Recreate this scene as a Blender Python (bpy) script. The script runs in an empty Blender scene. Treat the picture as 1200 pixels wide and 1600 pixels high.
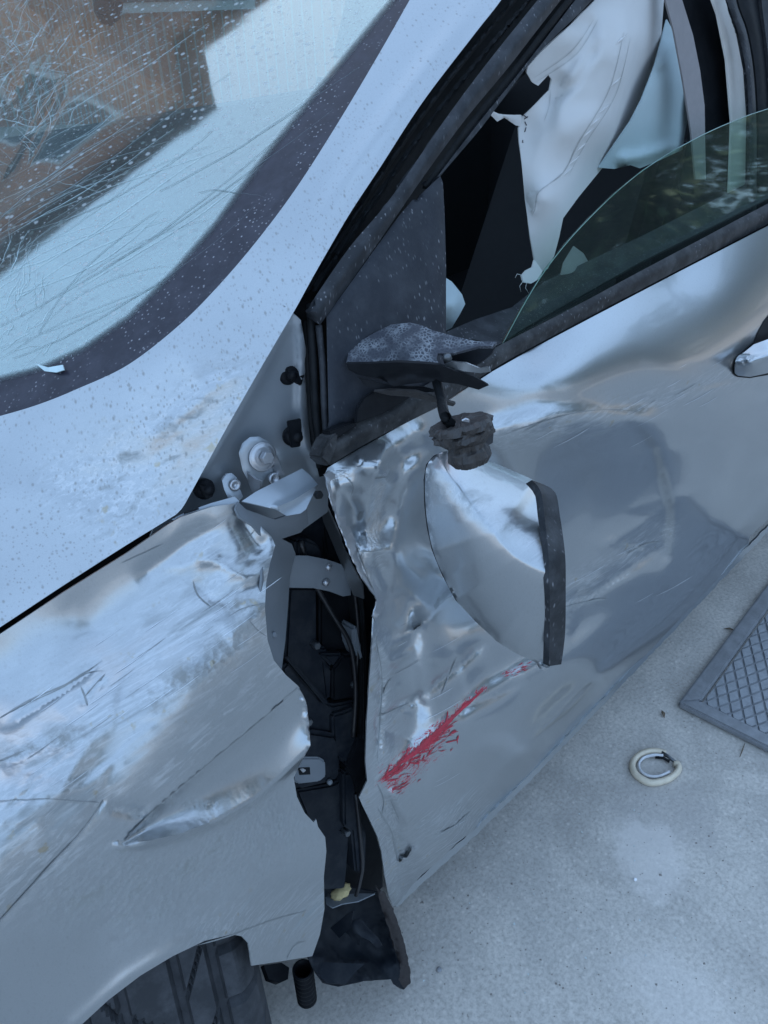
import bpy, bmesh, math, random
import numpy as np
from mathutils import Vector, Matrix, geometry
random.seed(7); RNG = np.random.default_rng(7)
S = bpy.context.scene
COL = S.collection
R_ = math.radians

# ---------------------------------------------------------------- camera, sky, sun, exposure
CAM_R = np.array([[0.71258, -0.70099, -0.02915], [-0.41291, -0.38542, -0.8252], [0.56722, 0.60005, -0.56409]])
CAM_O = np.array([-0.4076, -0.4483, 1.3503]); FPX = 1300.0      # a phone held about half a metre from the door
cd = bpy.data.cameras.new('camera'); cam = bpy.data.objects.new('camera', cd); COL.objects.link(cam)
cd.sensor_fit = 'VERTICAL'; cd.sensor_height = 36; cd.lens = FPX / 1600 * 36; cd.clip_start = .01; cd.clip_end = 2000
m3 = Matrix(((CAM_R[0, 0], -CAM_R[1, 0], -CAM_R[2, 0]), (CAM_R[0, 1], -CAM_R[1, 1], -CAM_R[2, 1]), (CAM_R[0, 2], -CAM_R[1, 2], -CAM_R[2, 2])))
cam.matrix_world = Matrix.Translation(Vector(CAM_O)) @ m3.to_4x4()
S.camera = cam
W = bpy.data.worlds.new('World'); S.world = W; W.use_nodes = True
nt = W.node_tree; bg = nt.nodes['Background']; sky = nt.nodes.new('ShaderNodeTexSky'); sky.sky_type = 'NISHITA'
sky.sun_disc = False; sky.sun_elevation = R_(36); sky.sun_rotation = R_(40); sky.air_density = 1.0; sky.dust_density = 2.0; sky.ozone_density = 1.5
tcw = nt.nodes.new('ShaderNodeTexCoord'); cl = nt.nodes.new('ShaderNodeTexNoise'); cl.inputs['Scale'].default_value = 2.2; cl.inputs['Detail'].default_value = 5
crw = nt.nodes.new('ShaderNodeValToRGB'); crw.color_ramp.elements[0].position = .3; crw.color_ramp.elements[1].position = .7
crw.color_ramp.elements[0].color = (.45, .45, .45, 1); crw.color_ramp.elements[1].color = (.8, .8, .8, 1)
mxw = nt.nodes.new('ShaderNodeMix'); mxw.data_type = 'RGBA'; mxw.inputs[7].default_value = (4.7, 7.0, 10.4, 1)
nt.links.new(tcw.outputs['Generated'], cl.inputs['Vector']); nt.links.new(cl.outputs['Fac'], crw.inputs[0]); nt.links.new(crw.outputs[0], mxw.inputs[0])
nt.links.new(sky.outputs[0], mxw.inputs[6]); nt.links.new(mxw.outputs[2], bg.inputs[0]); bg.inputs[1].default_value = .122
sl = bpy.data.lights.new('sun', 'SUN'); sun = bpy.data.objects.new('sun', sl); COL.objects.link(sun)
sl.energy = 3.5; sl.angle = R_(.6); sl.color = (1, .96, .9)
sd = Vector((math.sin(R_(40)) * math.cos(R_(36)), math.cos(R_(40)) * math.cos(R_(36)), math.sin(R_(36))))
sun.rotation_euler = sd.to_track_quat('Z', 'Y').to_euler()
S.view_settings.view_transform = 'Standard'; S.view_settings.look = 'None'; S.view_settings.gamma = 1
S.view_settings.use_curve_mapping = False; S.view_settings.exposure = 0.84
S.cycles.use_denoising = True; S.cycles.max_bounces = 8; S.cycles.transparent_max_bounces = 12

# ---------------------------------------------------------------- surveying helpers: photo point -> point on a surface of the place
def ray(p):
    p = np.atleast_2d(np.asarray(p, float))
    return np.stack([p[:, 0] - 600, p[:, 1] - 800, np.full(len(p), FPX)], 1) @ CAM_R
def hit(p, P, n):
    r = ray(p); t = (np.dot(np.asarray(P, float) - CAM_O, n)) / (r @ n); return CAM_O + r * t[:, None]
def aty(p, y): return hit(p, (0, y, 0), np.array([0, 1., 0]))
def atz(p, z): return hit(p, (0, 0, z), np.array([0, 0, 1.]))
def nrm(v): v = np.array(v, float); return v / np.linalg.norm(v)

def vnoise(x, y, seed=0):                                          # smooth lattice noise in -1..1
    r = np.random.default_rng(seed); T = r.uniform(-1, 1, (257, 257))
    xi = np.floor(x).astype(int); yi = np.floor(y).astype(int); fx = x - xi; fy = y - yi
    fx = fx * fx * fx * (fx * (fx * 6 - 15) + 10); fy = fy * fy * fy * (fy * (fy * 6 - 15) + 10)
    a = T[xi % 256, yi % 256]; b = T[(xi + 1) % 256, yi % 256]; c = T[xi % 256, (yi + 1) % 256]; d = T[(xi + 1) % 256, (yi + 1) % 256]
    return (a * (1 - fx) + b * fx) * (1 - fy) + (c * (1 - fx) + d * fx) * fy
def ridged(p, sx, sy, ang, seed):
    c, s = math.cos(R_(ang)), math.sin(R_(ang)); u = (p[:, 0] * c + p[:, 1] * s) / sx; v = (-p[:, 0] * s + p[:, 1] * c) / sy
    w = vnoise(u * .7 + 9, v * .7 + 3, seed + 5) * .6
    return (1 - 2 * np.abs(vnoise(u + w, v + w, seed))) * .7 + (1 - 2 * np.abs(vnoise(u * 2.1 + w, v * 2.1, seed + 1))) * .3

class Facets:                                                        # crushed sheet: flat triangles meeting in sharp creases
    def __init__(s, box, step, seed, aniso=1., ang=0):
        r = np.random.default_rng(seed); x0, y0, x1, y1 = box; n = int((x1 - x0) * (y1 - y0) / step ** 2) + 8
        q = np.stack([r.uniform(x0, x1, n), r.uniform(y0, y1, n)], 1)
        for _ in range(3):
            d = np.linalg.norm(q[:, None] - q[None], axis=2) + 1e6 * np.eye(n); j = d.argmin(1); m = d.min(1) < step * .7; v = q - q[j]; q[m] += v[m] * .35
        s.c, s.s = math.cos(R_(ang)), math.sin(R_(ang)); s.an = aniso
        q = np.vstack([q, [(x0 - 400, y0 - 400), (x1 + 400, y0 - 400), (x1 + 400, y1 + 400), (x0 - 400, y1 + 400)]]); u = s.tr(q)
        res = geometry.delaunay_2d_cdt([Vector(p) for p in u], [], [], 0, 1e-6); s.v = np.array([v[:] for v in res[0]]); s.f = res[2]; s.h = r.uniform(-1, 1, len(s.v))
    def tr(s, p): u = p[:, 0] * s.c + p[:, 1] * s.s; v = -p[:, 0] * s.s + p[:, 1] * s.c; return np.stack([u / s.an, v], 1)
    def __call__(s, p):
        p = s.tr(p); out = np.zeros(len(p))
        for a, b, c in s.f:
            A, B, C = s.v[a], s.v[b], s.v[c]; lo = np.minimum(np.minimum(A, B), C); hi = np.maximum(np.maximum(A, B), C)
            m = np.where((p[:, 0] >= lo[0]) & (p[:, 0] <= hi[0]) & (p[:, 1] >= lo[1]) & (p[:, 1] <= hi[1]))[0]
            if not len(m): continue
            d = (B[1] - C[1]) * (A[0] - C[0]) + (C[0] - B[0]) * (A[1] - C[1])
            if abs(d) < 1e-9: continue
            w0 = ((B[1] - C[1]) * (p[m, 0] - C[0]) + (C[0] - B[0]) * (p[m, 1] - C[1])) / d; w1 = ((C[1] - A[1]) * (p[m, 0] - C[0]) + (A[0] - C[0]) * (p[m, 1] - C[1])) / d; w2 = 1 - w0 - w1
            k = (w0 > -1e-6) & (w1 > -1e-6) & (w2 > -1e-6); out[m[k]] = (w0 * s.h[a] + w1 * s.h[b] + w2 * s.h[c])[k]
        return out
def seg_dist(p, poly, signed=False):
    poly = np.asarray(poly, float); best = np.full(len(p), 1e9); sg = np.zeros(len(p)); tt = np.zeros(len(p))
    L = np.concatenate([[0], np.cumsum(np.linalg.norm(np.diff(poly, axis=0), axis=1))])
    for i in range(len(poly) - 1):
        a, b = poly[i], poly[i + 1]; d = b - a; l2 = d @ d + 1e-9
        t = np.clip(((p - a) @ d) / l2, 0, 1); q = a + t[:, None] * d; v = p - q; dist = np.hypot(v[:, 0], v[:, 1])
        m = dist < best; best[m] = dist[m]; sg[m] = np.sign(d[0] * v[m, 1] - d[1] * v[m, 0]); tt[m] = (L[i] + t[m] * math.sqrt(l2)) / L[-1]
    return (best, sg, tt) if signed else best
def smooth_line(pts, step=6, closed=False):                         # Catmull-Rom through the points
    P = np.asarray(pts, float); n = len(P); out = []
    rng = range(n if closed else n - 1)
    for i in rng:
        if closed: p0, p1, p2, p3 = P[i - 1], P[i], P[(i + 1) % n], P[(i + 2) % n]
        else: p0, p1, p2, p3 = P[max(i - 1, 0)], P[i], P[i + 1], P[min(i + 2, n - 1)]
        k = max(1, int(np.linalg.norm(p2 - p1) / step))
        for j in range(k):
            t = j / k; out.append(.5 * ((2 * p1) + (-p0 + p2) * t + (2 * p0 - 5 * p1 + 4 * p2 - p3) * t * t + (-p0 + 3 * p1 - 3 * p2 + p3) * t ** 3))
    if not closed: out.append(P[-1])
    return np.array(out)
def straight(pts, step=6, closed=True):
    P = np.asarray(pts, float); out = []
    for i in range(len(P) if closed else len(P) - 1):
        a, b = P[i], P[(i + 1) % len(P)]; k = max(1, int(np.linalg.norm(b - a) / step))
        out += [a + (b - a) * j / k for j in range(k)]
    if not closed: out.append(P[-1])
    return np.array(out)
def inside(p, poly):
    x, y = p[:, 0], p[:, 1]; c = np.zeros(len(p), bool); q = np.roll(poly, 1, 0)
    for (x1, y1), (x2, y2) in zip(poly, q):
        if y1 == y2: continue
        m = ((y1 > y) != (y2 > y)) & (x < (x2 - x1) * (y - y1) / (y2 - y1) + x1); c ^= m
    return c
class TPS:
    def __init__(s, xy, v, lam=1e-4):
        s.c = np.asarray(xy, float) / 300.; n = len(s.c); K = s.k(s.c)
        A = np.zeros((n + 3, n + 3)); A[:n, :n] = K + lam * np.eye(n); A[:n, n] = 1; A[:n, n + 1:] = s.c; A[n:, :n] = A[:n, n:].T
        s.w = np.linalg.solve(A, np.concatenate([v, np.zeros(3)]))
    def k(s, p):
        d2 = ((p[:, None] - s.c[None]) ** 2).sum(2); return .5 * d2 * np.log(d2 + 1e-12)
    def __call__(s, p):
        p = p / 300.; n = len(s.c); return s.k(p) @ s.w[:n] + s.w[n] + p @ s.w[n + 1:]

# ---------------------------------------------------------------- objects
def link(name, me, mat, parent=None, smooth=True):
    o = bpy.data.objects.new(name, me); COL.objects.link(o)
    if mat is not None: me.materials.append(mat)
    if smooth: me.polygons.foreach_set('use_smooth', [True] * len(me.polygons))
    if parent is not None:
        o.parent = parent; o.matrix_parent_inverse = Matrix.Identity(4)
        q = parent
        off = Vector((0, 0, 0))
        while q is not None: off += q.location; q = q.parent
        if off.length > 0:
            me.transform(Matrix.Translation(-off))
    return o
def thing(name, label, cat, loc=(0, 0, 0), group=None):
    o = bpy.data.objects.new(name, None); COL.objects.link(o); o.location = loc; tag(o, label, cat, group); return o
def tag(o, label, cat, group=None):
    o['label'] = label; o['category'] = cat
    if group: o['group'] = group
    return o
def from_bm(name, bm, mat, parent=None, smooth=False):
    bmesh.ops.recalc_face_normals(bm, faces=bm.faces)
    me = bpy.data.meshes.new(name); bm.to_mesh(me); bm.free(); return link(name, me, mat, parent, smooth)

SURF = {}
def panel(name, mat, outline, base, ctrl, parent, sp=8, thick=.0012, creases=(), closed_smooth=False, attrs=None, jag=0, extra=None, bevel=0, follow=()):
    """a sheet of the car: outline seen in the photo laid on a real curved surface. base=(point, normal facing out);
    ctrl = (px, py, offset along the normal) or (px, py, 'y', lateral y)."""
    P0, n = np.array(base[0], float), nrm(base[1])
    ol = smooth_line(outline, sp, True) if closed_smooth else straight(outline, sp)
    if jag: ol = ol + np.stack([vnoise(np.arange(len(ol)) * .9, np.arange(len(ol)) * .1, 3), vnoise(np.arange(len(ol)) * .8 + 50, np.arange(len(ol)) * .1, 4)], 1) * jag
    if len(ctrl) == 0: ctrl = [(0, 0, 0.)]
    xy = np.array([c[:2] for c in ctrl], float); hv = []
    for c in ctrl:
        if c[2] == 'y': hv.append(float((aty(c[:2], c[3])[0] - P0) @ n) + (c[4] if len(c) > 4 else 0))
        elif c[2] == 's':
            Pd, nd, hf = SURF[c[3]]; r1 = ray(c[:2]); X1 = CAM_O + (r1 * ((((Pd - CAM_O) @ nd) + hf(np.array([c[:2]], float))) / (r1 @ nd))[:, None])[0]; hv.append(float((X1 - P0) @ n) + c[4])
        elif c[2] == 'on': q = hit(c[:2], c[3][0], nrm(c[3][1]))[0]; hv.append(float((q - P0) @ n) + (c[4] if len(c) > 4 else 0))
        else: hv.append(float(c[2]))
    hv = np.array(hv)
    if len(ctrl) >= 4: f = TPS(xy, hv)
    elif len(ctrl) == 3:
        A = np.column_stack([xy, np.ones(3)]); k = np.linalg.solve(A, hv); f = lambda p: p @ k[:2] + k[2]
    else: f = lambda p: np.full(len(p), hv.mean())
    lo, hi = ol.min(0), ol.max(0)
    gx = np.arange(lo[0], hi[0], sp); gy = np.arange(lo[1], hi[1], sp * .866)
    G = np.array([(x + (sp / 2 if j % 2 else 0), y) for j, y in enumerate(gy) for x in gx]) if len(gx) and len(gy) else np.zeros((0, 2))
    if len(G):
        G = G + RNG.uniform(-.12, .12, G.shape) * sp
        G = G[inside(G, ol)]
        if len(G): G = G[seg_dist(G, np.vstack([ol, ol[:1]])) > sp * .5]
    follow = list(follow)
    for cr in creases:
        if cr.get('k', 'ridge') in ('ridge', 'step'):
            q = smooth_line(cr['p'], sp); follow.append(q)
            tg = np.gradient(q, axis=0); nn = np.stack([-tg[:, 1], tg[:, 0]], 1); nn /= np.linalg.norm(nn, axis=1)[:, None] + 1e-9
            if cr.get('k') == 'step' and cr.get('w', 14) > 6: follow += [q + nn * cr.get('w', 14) * .9, q - nn * cr.get('w', 14) * .9]
    for q in follow:
        Q = straight(q, sp * .8, False); Q = Q[inside(Q, ol)]; Q = Q[seg_dist(Q, np.vstack([ol, ol[:1]])) > sp * .5]
        if len(Q): G = np.vstack([G[seg_dist(G, q) > sp * .55], Q])
    pts = np.vstack([ol, G]); nb = len(ol)
    res = geometry.delaunay_2d_cdt([Vector(p) for p in pts], [(i, (i + 1) % nb) for i in range(nb)], [], 1, 1e-4)
    p = np.array([v[:] for v in res[0]]); faces = res[2]
    # drop triangles outside a concave outline
    
    def height(p):
     h = f(p)
     for cr in creases:
         d, sg, tt = seg_dist(p, cr['p'], True); w = cr.get('w', 14); k = cr.get('k', 'ridge')
         tap = np.clip(np.minimum(tt, 1 - tt) * cr.get('t', 6), 0, 1) if cr.get('t', 6) else 1
         if k == 'ridge': h = h + cr['h'] * np.exp(-d / w) * tap
         elif k == 'gauss': h = h + cr['h'] * np.exp(-(d / w) ** 2) * tap
         elif k == 'step': h = h + cr['h'] * np.tanh(sg * d / w) * np.exp(-(d / cr.get('r', 60)) ** 2) * tap
         elif k == 'flat': h = h + cr['h'] * (1 / (1 + np.exp((d - cr.get('r', 20)) / w)))
     if extra is not None: h = h + extra(p)
     return h
    SURF[name] = (P0, n, height); h = height(p)
    if bevel:
        d = seg_dist(p, np.vstack([ol, ol[:1]])); h = h - bevel * np.clip(1 - d / (sp * 1.6), 0, 1) ** 2
    r = ray(p); t = (((P0 - CAM_O) @ n) + h) / (r @ n); X = CAM_O + r * t[:, None]
    me = bpy.data.meshes.new(name)
    fl = []
    for q in faces:
        a, b, c = X[q[0]], X[q[1]], X[q[2]]
        fl.append(q if np.cross(b - a, c - a) @ n > 0 else q[::-1])
    me.from_pydata([tuple(x) for x in X], [], [tuple(q) for q in fl])
    for an, fn in (attrs or {}).items():
        A = me.attributes.new(an, 'FLOAT', 'POINT'); A.data.foreach_set('value', np.asarray(fn(p), np.float32))
    me.validate()
    o = link(name, me, mat, parent)
    if thick:
        md = o.modifiers.new('thickness', 'SOLIDIFY'); md.thickness = thick; md.offset = -1; md.use_quality_normals = True
        es = o.modifiers.new('crisp_edges', 'EDGE_SPLIT'); es.split_angle = R_(84)
    return o
def strips(name, surf, lines, mat, parent, lift=.0006, taper=True, stuff=True):
    """thin marks lying on a panel: (points, width in photo pixels); one mesh"""
    P0, n, hf = SURF[surf]; bm = bmesh.new()
    for pts, wd in lines:
        L = smooth_line(pts, 4); k = len(L); tg = np.gradient(L, axis=0); nn = np.stack([-tg[:, 1], tg[:, 0]], 1); nn /= np.linalg.norm(nn, axis=1)[:, None] + 1e-9
        w = np.full(k, wd * .27) * (1 + .35 * vnoise(np.arange(k) * .5, np.full(k, L[0][0]), 8))
        if taper: w = w * np.clip(np.minimum(np.linspace(0, 1, k), np.linspace(1, 0, k)) * 5, .12, 1)
        rows = []
        for q in (L + nn * w[:, None], L - nn * w[:, None]):
            h = hf(q) + lift; r = ray(q); t = (((P0 - CAM_O) @ n) + h) / (r @ n); rows.append([bm.verts.new(x) for x in CAM_O + r * t[:, None]])
        for i in range(k - 1): bm.faces.new((rows[0][i], rows[0][i + 1], rows[1][i + 1], rows[1][i]))
    o = from_bm(name, bm, mat, parent, True)
    if stuff: o['kind'] = 'stuff'
    return o
def on_surf(name, px, lift=0):
    P0, n, hf = SURF[name]; r = ray(px); t = (((P0 - CAM_O) @ n) + hf(np.array([px], float)) + lift) / (r @ n); return (CAM_O + r * t[:, None])[0]
def glow(polys, w, seed=0, grain=0):                               # soft mask around strokes (scuffs, dirt), used as a point attribute
    def fn(p):
        out = np.zeros(len(p))
        for q in polys:
            poly, ww = (q, w) if not isinstance(q, tuple) else q
            out = np.maximum(out, np.exp(-(seg_dist(p, poly) / ww) ** 2))
        return out
    return fn
def tube(name, pts, rad, mat, parent=None, seg=8, flat=1.0, up=(0, 0, 1), closed=False, smooth=True):
    P = np.array(pts, float); n = len(P); rad = np.broadcast_to(rad, (n,)); bm = bmesh.new(); rings = []
    for i in range(n):
        a, b = (P[i - 1], P[(i + 1) % n]) if closed else (P[max(i - 1, 0)], P[min(i + 1, n - 1)])
        t = nrm(b - a); u = np.array(up, float); u = u - t * (u @ t); u = nrm(u) if np.linalg.norm(u) > 1e-6 else nrm(np.cross(t, (1, 0, 0.1))); v = np.cross(t, u)
        rings.append([bm.verts.new(P[i] + rad[i] * (v * math.cos(2 * math.pi * k / seg) + u * flat * math.sin(2 * math.pi * k / seg))) for k in range(seg)])
    for i in range(n if closed else n - 1):
        A, B = rings[i], rings[(i + 1) % n]
        for k in range(seg): bm.faces.new((A[k], A[(k + 1) % seg], B[(k + 1) % seg], B[k]))
    if not closed: bm.faces.new(rings[0]); bm.faces.new(rings[-1])
    return from_bm(name, bm, mat, parent, smooth)
def lathe(name, prof, axis_p, axis_d, mat, parent=None, seg=32, jitter=0, seed=1, smooth=True, arc=(0, 360), hole=False, wob=0):
    r = random.Random(seed); d = nrm(axis_d); a = nrm(np.cross(d, (0.31, .2, .93) if abs(d[2]) < .9 else (1, 0, 0))); b = np.cross(d, a)
    bm = bmesh.new(); rings = []
    full = arc == (0, 360); ns = seg if full else seg + 1
    for rr, zz in prof:
        ph = [r.uniform(0, 6.3) for _ in range(3)]; W_ = lambda t: 1 + wob * (math.sin(2 * t + 1.) * .5 + math.sin(5 * t + ph[0]) * .3 + math.sin(9 * t + ph[1]) * .25 + (math.sin(17 * t + ph[2]) * .15))
        rings.append([bm.verts.new(np.array(axis_p) + d * (zz + r.uniform(-jitter, jitter)) + (rr * W_(t) + r.uniform(-jitter, jitter)) * (a * math.cos(t) + b * math.sin(t)))
                      for t in [R_(arc[0] + (arc[1] - arc[0]) * k / seg) for k in range(ns)]])
    for A, B in zip(rings, rings[1:]):
        for k in range(seg): bm.faces.new((A[k], A[(k + 1) % ns], B[(k + 1) % ns], B[k]))
    if full and not hole:
        bm.faces.new(rings[0]); bm.faces.new(rings[-1])
    return from_bm(name, bm, mat, parent, smooth)
def hexa(name, c8, mat, parent=None, bev=.0015):                     # box from 8 corners: front 4 then back 4
    bm = bmesh.new(); v = [bm.verts.new(Vector(c)) for c in c8]
    for f in ((0, 1, 2, 3), (7, 6, 5, 4), (0, 4, 5, 1), (1, 5, 6, 2), (2, 6, 7, 3), (3, 7, 4, 0)): bm.faces.new([v[i] for i in f])
    bmesh.ops.recalc_face_normals(bm, faces=bm.faces)
    if bev: bmesh.ops.bevel(bm, geom=bm.edges[:], offset=bev, segments=2, affect='EDGES')
    return from_bm(name, bm, mat, parent)
def block(name, quad, base, h0, h1, mat, parent=None, bev=.002):     # solid of any outline between two offsets from a surface
    P0, n = np.array(base[0], float), nrm(base[1])
    F = hit(quad, P0 + n * h1, n); B = F - n * (h1 - h0)
    bm = bmesh.new(); f = [bm.verts.new(x) for x in F]; b = [bm.verts.new(x) for x in B]; k = len(f)
    bm.faces.new(f); bm.faces.new(b[::-1])
    for i in range(k): bm.faces.new((f[i], b[i], b[(i + 1) % k], f[(i + 1) % k]))
    bmesh.ops.recalc_face_normals(bm, faces=bm.faces)
    if bev: bmesh.ops.bevel(bm, geom=[e for e in bm.edges], offset=bev, segments=2, affect='EDGES', clamp_overlap=True)
    return from_bm(name, bm, mat, parent)
def box(name, lo, hi, mat, parent=None, bev=0):
    x0, y0, z0 = lo; x1, y1, z1 = hi
    return hexa(name, [(x0, y0, z0), (x1, y0, z0), (x1, y0, z1), (x0, y0, z1), (x0, y1, z0), (x1, y1, z0), (x1, y1, z1), (x0, y1, z1)], mat, parent, bev)

# ---------------------------------------------------------------- materials
class NT:
    def __init__(s, name):
        s.m = bpy.data.materials.new(name); s.m.use_nodes = True; s.t = s.m.node_tree; s.N = s.t.nodes
        s.bsdf = s.N['Principled BSDF']; s.out = s.N['Material Output']; s.tc = s.N.new('ShaderNodeTexCoord')
    def lk(s, a, b): s.t.links.new(a, b)
    def new(s, typ, **kw):
        n = s.N.new(typ)
        for k, v in kw.items(): setattr(n, k, v)
        return n
    def map(s, scale=(1, 1, 1), rot=(0, 0, 0)):
        n = s.new('ShaderNodeMapping'); n.inputs['Scale'].default_value = scale; n.inputs['Rotation'].default_value = rot
        s.lk(s.tc.outputs['Object'], n.inputs[0]); return n.outputs[0]
    def noise(s, scale, detail=4, rough=.55, vec=None, dist=0):
        n = s.new('ShaderNodeTexNoise'); n.inputs['Scale'].default_value = scale; n.inputs['Detail'].default_value = detail; n.inputs['Roughness'].default_value = rough; n.inputs['Distortion'].default_value = dist
        s.lk(vec if vec is not None else s.tc.outputs['Object'], n.inputs['Vector']); return n.outputs['Fac']
    def voro(s, scale, vec=None, feature='F1', rnd=1, out='Distance'):
        n = s.new('ShaderNodeTexVoronoi', feature=feature); n.inputs['Scale'].default_value = scale; n.inputs['Randomness'].default_value = rnd
        s.lk(vec if vec is not None else s.tc.outputs['Object'], n.inputs['Vector']); return n.outputs[out]
    def ramp(s, fac, *stops):
        n = s.new('ShaderNodeValToRGB'); e = n.color_ramp.elements
        while len(e) < len(stops): e.new(.5)
        for el, (p, c) in zip(e, stops): el.position = p; el.color = (c, c, c, 1) if not isinstance(c, tuple) else (*c, 1)
        s.lk(fac, n.inputs[0]); return n.outputs[0]
    def math(s, op, a, b=None, clamp=False):
        n = s.new('ShaderNodeMath', operation=op, use_clamp=clamp)
        for i, v in enumerate((a, b)):
            if v is None: continue
            if isinstance(v, (int, float)): n.inputs[i].default_value = v
            else: s.lk(v, n.inputs[i])
        return n.outputs[0]
    def mix(s, fac, a, b):
        n = s.new('ShaderNodeMix', data_type='RGBA')
        for i, v in ((0, fac), (6, a), (7, b)):
            if isinstance(v, tuple): n.inputs[i].default_value = (*v, 1)
            elif isinstance(v, (int, float)): n.inputs[i].default_value = v
            else: s.lk(v, n.inputs[i])
        return n.outputs[2]
    def attr(s, name): n = s.new('ShaderNodeAttribute'); n.attribute_name = name; return n.outputs['Fac']
    def set(s, **kw):
        for k, v in kw.items():
            i = s.bsdf.inputs[k.replace('_', ' ')]
            if isinstance(v, tuple): i.default_value = (*v, 1) if len(v) == 3 else v
            elif isinstance(v, (int, float)): i.default_value = v
            else: s.lk(v, i)
        return s
    def bump(s, h, strength=.3, dist=.002):
        n = s.new('ShaderNodeBump'); n.inputs['Strength'].default_value = strength; n.inputs['Distance'].default_value = dist; s.lk(h, n.inputs['Height'])
        old = s.bsdf.inputs['Normal'].links
        if old: s.lk(old[0].from_socket, n.inputs['Normal'])
        s.lk(n.outputs[0], s.bsdf.inputs['Normal']); return s

def paint(name, drops=1.0):
    t = NT(name)
    flake = t.noise(1500, 2); big = t.noise(9, 3); base = t.mix(t.ramp(flake, (.35, 0.), (.65, 1.)), (.375, .395, .41), (.415, .435, .45))
    wear, bare, red, mud = t.attr('wear'), t.attr('bare'), t.attr('red'), t.attr('mud')
    st = t.map((30, 240, 240), (0, R_(22), 0)); streak = t.noise(1, 5, .65, st, .6)
    st2 = t.map((9, 70, 70), (0, R_(28), 0)); streak2 = t.noise(1, 4, .6, st2, .5)
    sc = t.math('MULTIPLY', t.ramp(streak, (.48, 0.), (.62, 1.)), wear, True)
    col = t.mix(t.math('MULTIPLY', sc, .55), base, (.62, .64, .66))
    dk = t.math('MULTIPLY', t.ramp(streak2, (.56, 0.), (.70, 1.)), wear, True)
    col = t.mix(t.math('MULTIPLY', dk, .6), col, (.16, .18, .18))
    # dried rain spots: dusty, a little elongated
    v = t.map((105, 105, 52), (R_(15), R_(-30), 0)); vd = t.voro(1.6, v); vc = t.voro(1.6, v, out='Color')
    spot = t.ramp(vd, (.10, 1.), (.26, 0.)); spot = t.math('MULTIPLY', spot, t.ramp(vc, (.25, 0.), (.45, 1.)))
    v2 = t.map((210, 210, 100), (R_(-25), R_(20), 0)); spot2 = t.math('MULTIPLY', t.ramp(t.voro(1.5, v2), (.12, 1.), (.3, 0.)), t.ramp(big, (.35, .15), (.55, .9)))
    spot = t.math('MULTIPLY', t.math('MAXIMUM', spot, spot2), drops, True)
    col = t.mix(t.math('MULTIPLY', spot, .55), col, (.19, .185, .17))
    film = t.math('MULTIPLY', t.ramp(t.noise(5, 6, .6), (.35, 0.), (.75, 1.)), .06)
    col = t.mix(film, col, (.30, .31, .31))
    md = t.math('MULTIPLY', t.ramp(t.noise(45, 6, .7), (.45, 0.), (.62, 1.)), mud, True); col = t.mix(t.math('MULTIPLY', md, .75), col, (.17, .17, .155))
    brn = t.math('MULTIPLY', t.ramp(t.noise(60, 3), (.66, 0.), (.72, 1.)), wear, True); col = t.mix(t.math('MULTIPLY', brn, .7), col, (.36, .30, .19))
    bc = t.ramp(t.noise(90, 5, .7), (.35, (.50, .47, .44)), (.55, (.70, .70, .70)), (.72, (.28, .28, .29))); col = t.mix(t.math('MULTIPLY', bare, t.ramp(t.noise(55, 4), (.3, .35), (.6, 1.))), col, bc)
    rs = t.map((60, 60, 230), (0, R_(35), 0)); rn = t.noise(1, 6, .75, rs, 1.6)
    rm = t.ramp(t.math('ADD', t.math('MULTIPLY', red, 1.0), t.math('MULTIPLY', t.math('SUBTRACT', rn, .5), 3.2)), (.50, 0.), (.66, 1.))
    rm = t.math('MULTIPLY', rm, t.ramp(red, (.04, 0.), (.16, 1.)))
    col = t.mix(rm, col, (.38, .026, .045))
    dull = t.math('MAXIMUM', t.math('MAXIMUM', md, t.math('MULTIPLY', spot, .5)), t.math('MAXIMUM', rm, t.math('MULTIPLY', dk, .7)))
    t.set(Base_Color=col, Metallic=t.math('SUBTRACT', .86, t.math('MULTIPLY', dull, .8), True),
          Roughness=t.math('ADD', .29, t.math('MULTIPLY', t.math('MAXIMUM', dull, t.math('MULTIPLY', sc, .5)), .35), True),
          Coat_Weight=t.math('SUBTRACT', .8, t.math('MULTIPLY', t.math('MAXIMUM', dull, t.math('MAXIMUM', sc, bare)), .8), True), Coat_Roughness=.05)
    t.bump(t.math('MULTIPLY', streak, wear), .15, .0008); t.bump(t.math('MULTIPLY', t.voro(150), mud), .5, .0015)
    t.bump(t.math('MULTIPLY', t.noise(130, 4, .7), bare), .9, .004)
    t.bump(t.noise(14, 2), .03, .01)
    return t.m
def plastic(name, col, rough=.5, grain=900, bump=.12, dust=.25, spots=0, dustcol=(.22, .23, .25), spec=.25):
    t = NT(name); d = t.math('MULTIPLY', t.ramp(t.noise(38, 7, .7), (.42, 0.), (.75, 1.)), dust)
    c = t.mix(d, col, dustcol)
    if spots:
        v = t.map((170, 170, 60)); s = t.math('MULTIPLY', t.ramp(t.voro(1.3, v), (.08, 1.), (.24, 0.)), t.ramp(t.noise(20, 4), (.4, 0.), (.6, 1.))); c = t.mix(t.math('MULTIPLY', s, spots), c, (.34, .34, .36))
    t.set(Base_Color=c, Roughness=t.math('ADD', rough, t.math('MULTIPLY', d, .5), True), Specular_IOR_Level=spec)
    t.bump(t.noise(grain, 2), bump, .0006); t.bump(t.noise(25, 3), .1, .004); return t.m
def simple(name, col, rough=.5, metal=0., var=.25, scale=30, bump=.15, bscale=120):
    t = NT(name); f = t.noise(scale, 5, .65); c = t.mix(f, tuple(x * (1 - var) for x in col), tuple(min(1, x * (1 + var)) for x in col))
    t.set(Base_Color=c, Roughness=rough, Metallic=metal); t.bump(t.noise(bscale, 4), bump, .002); return t.m

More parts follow.
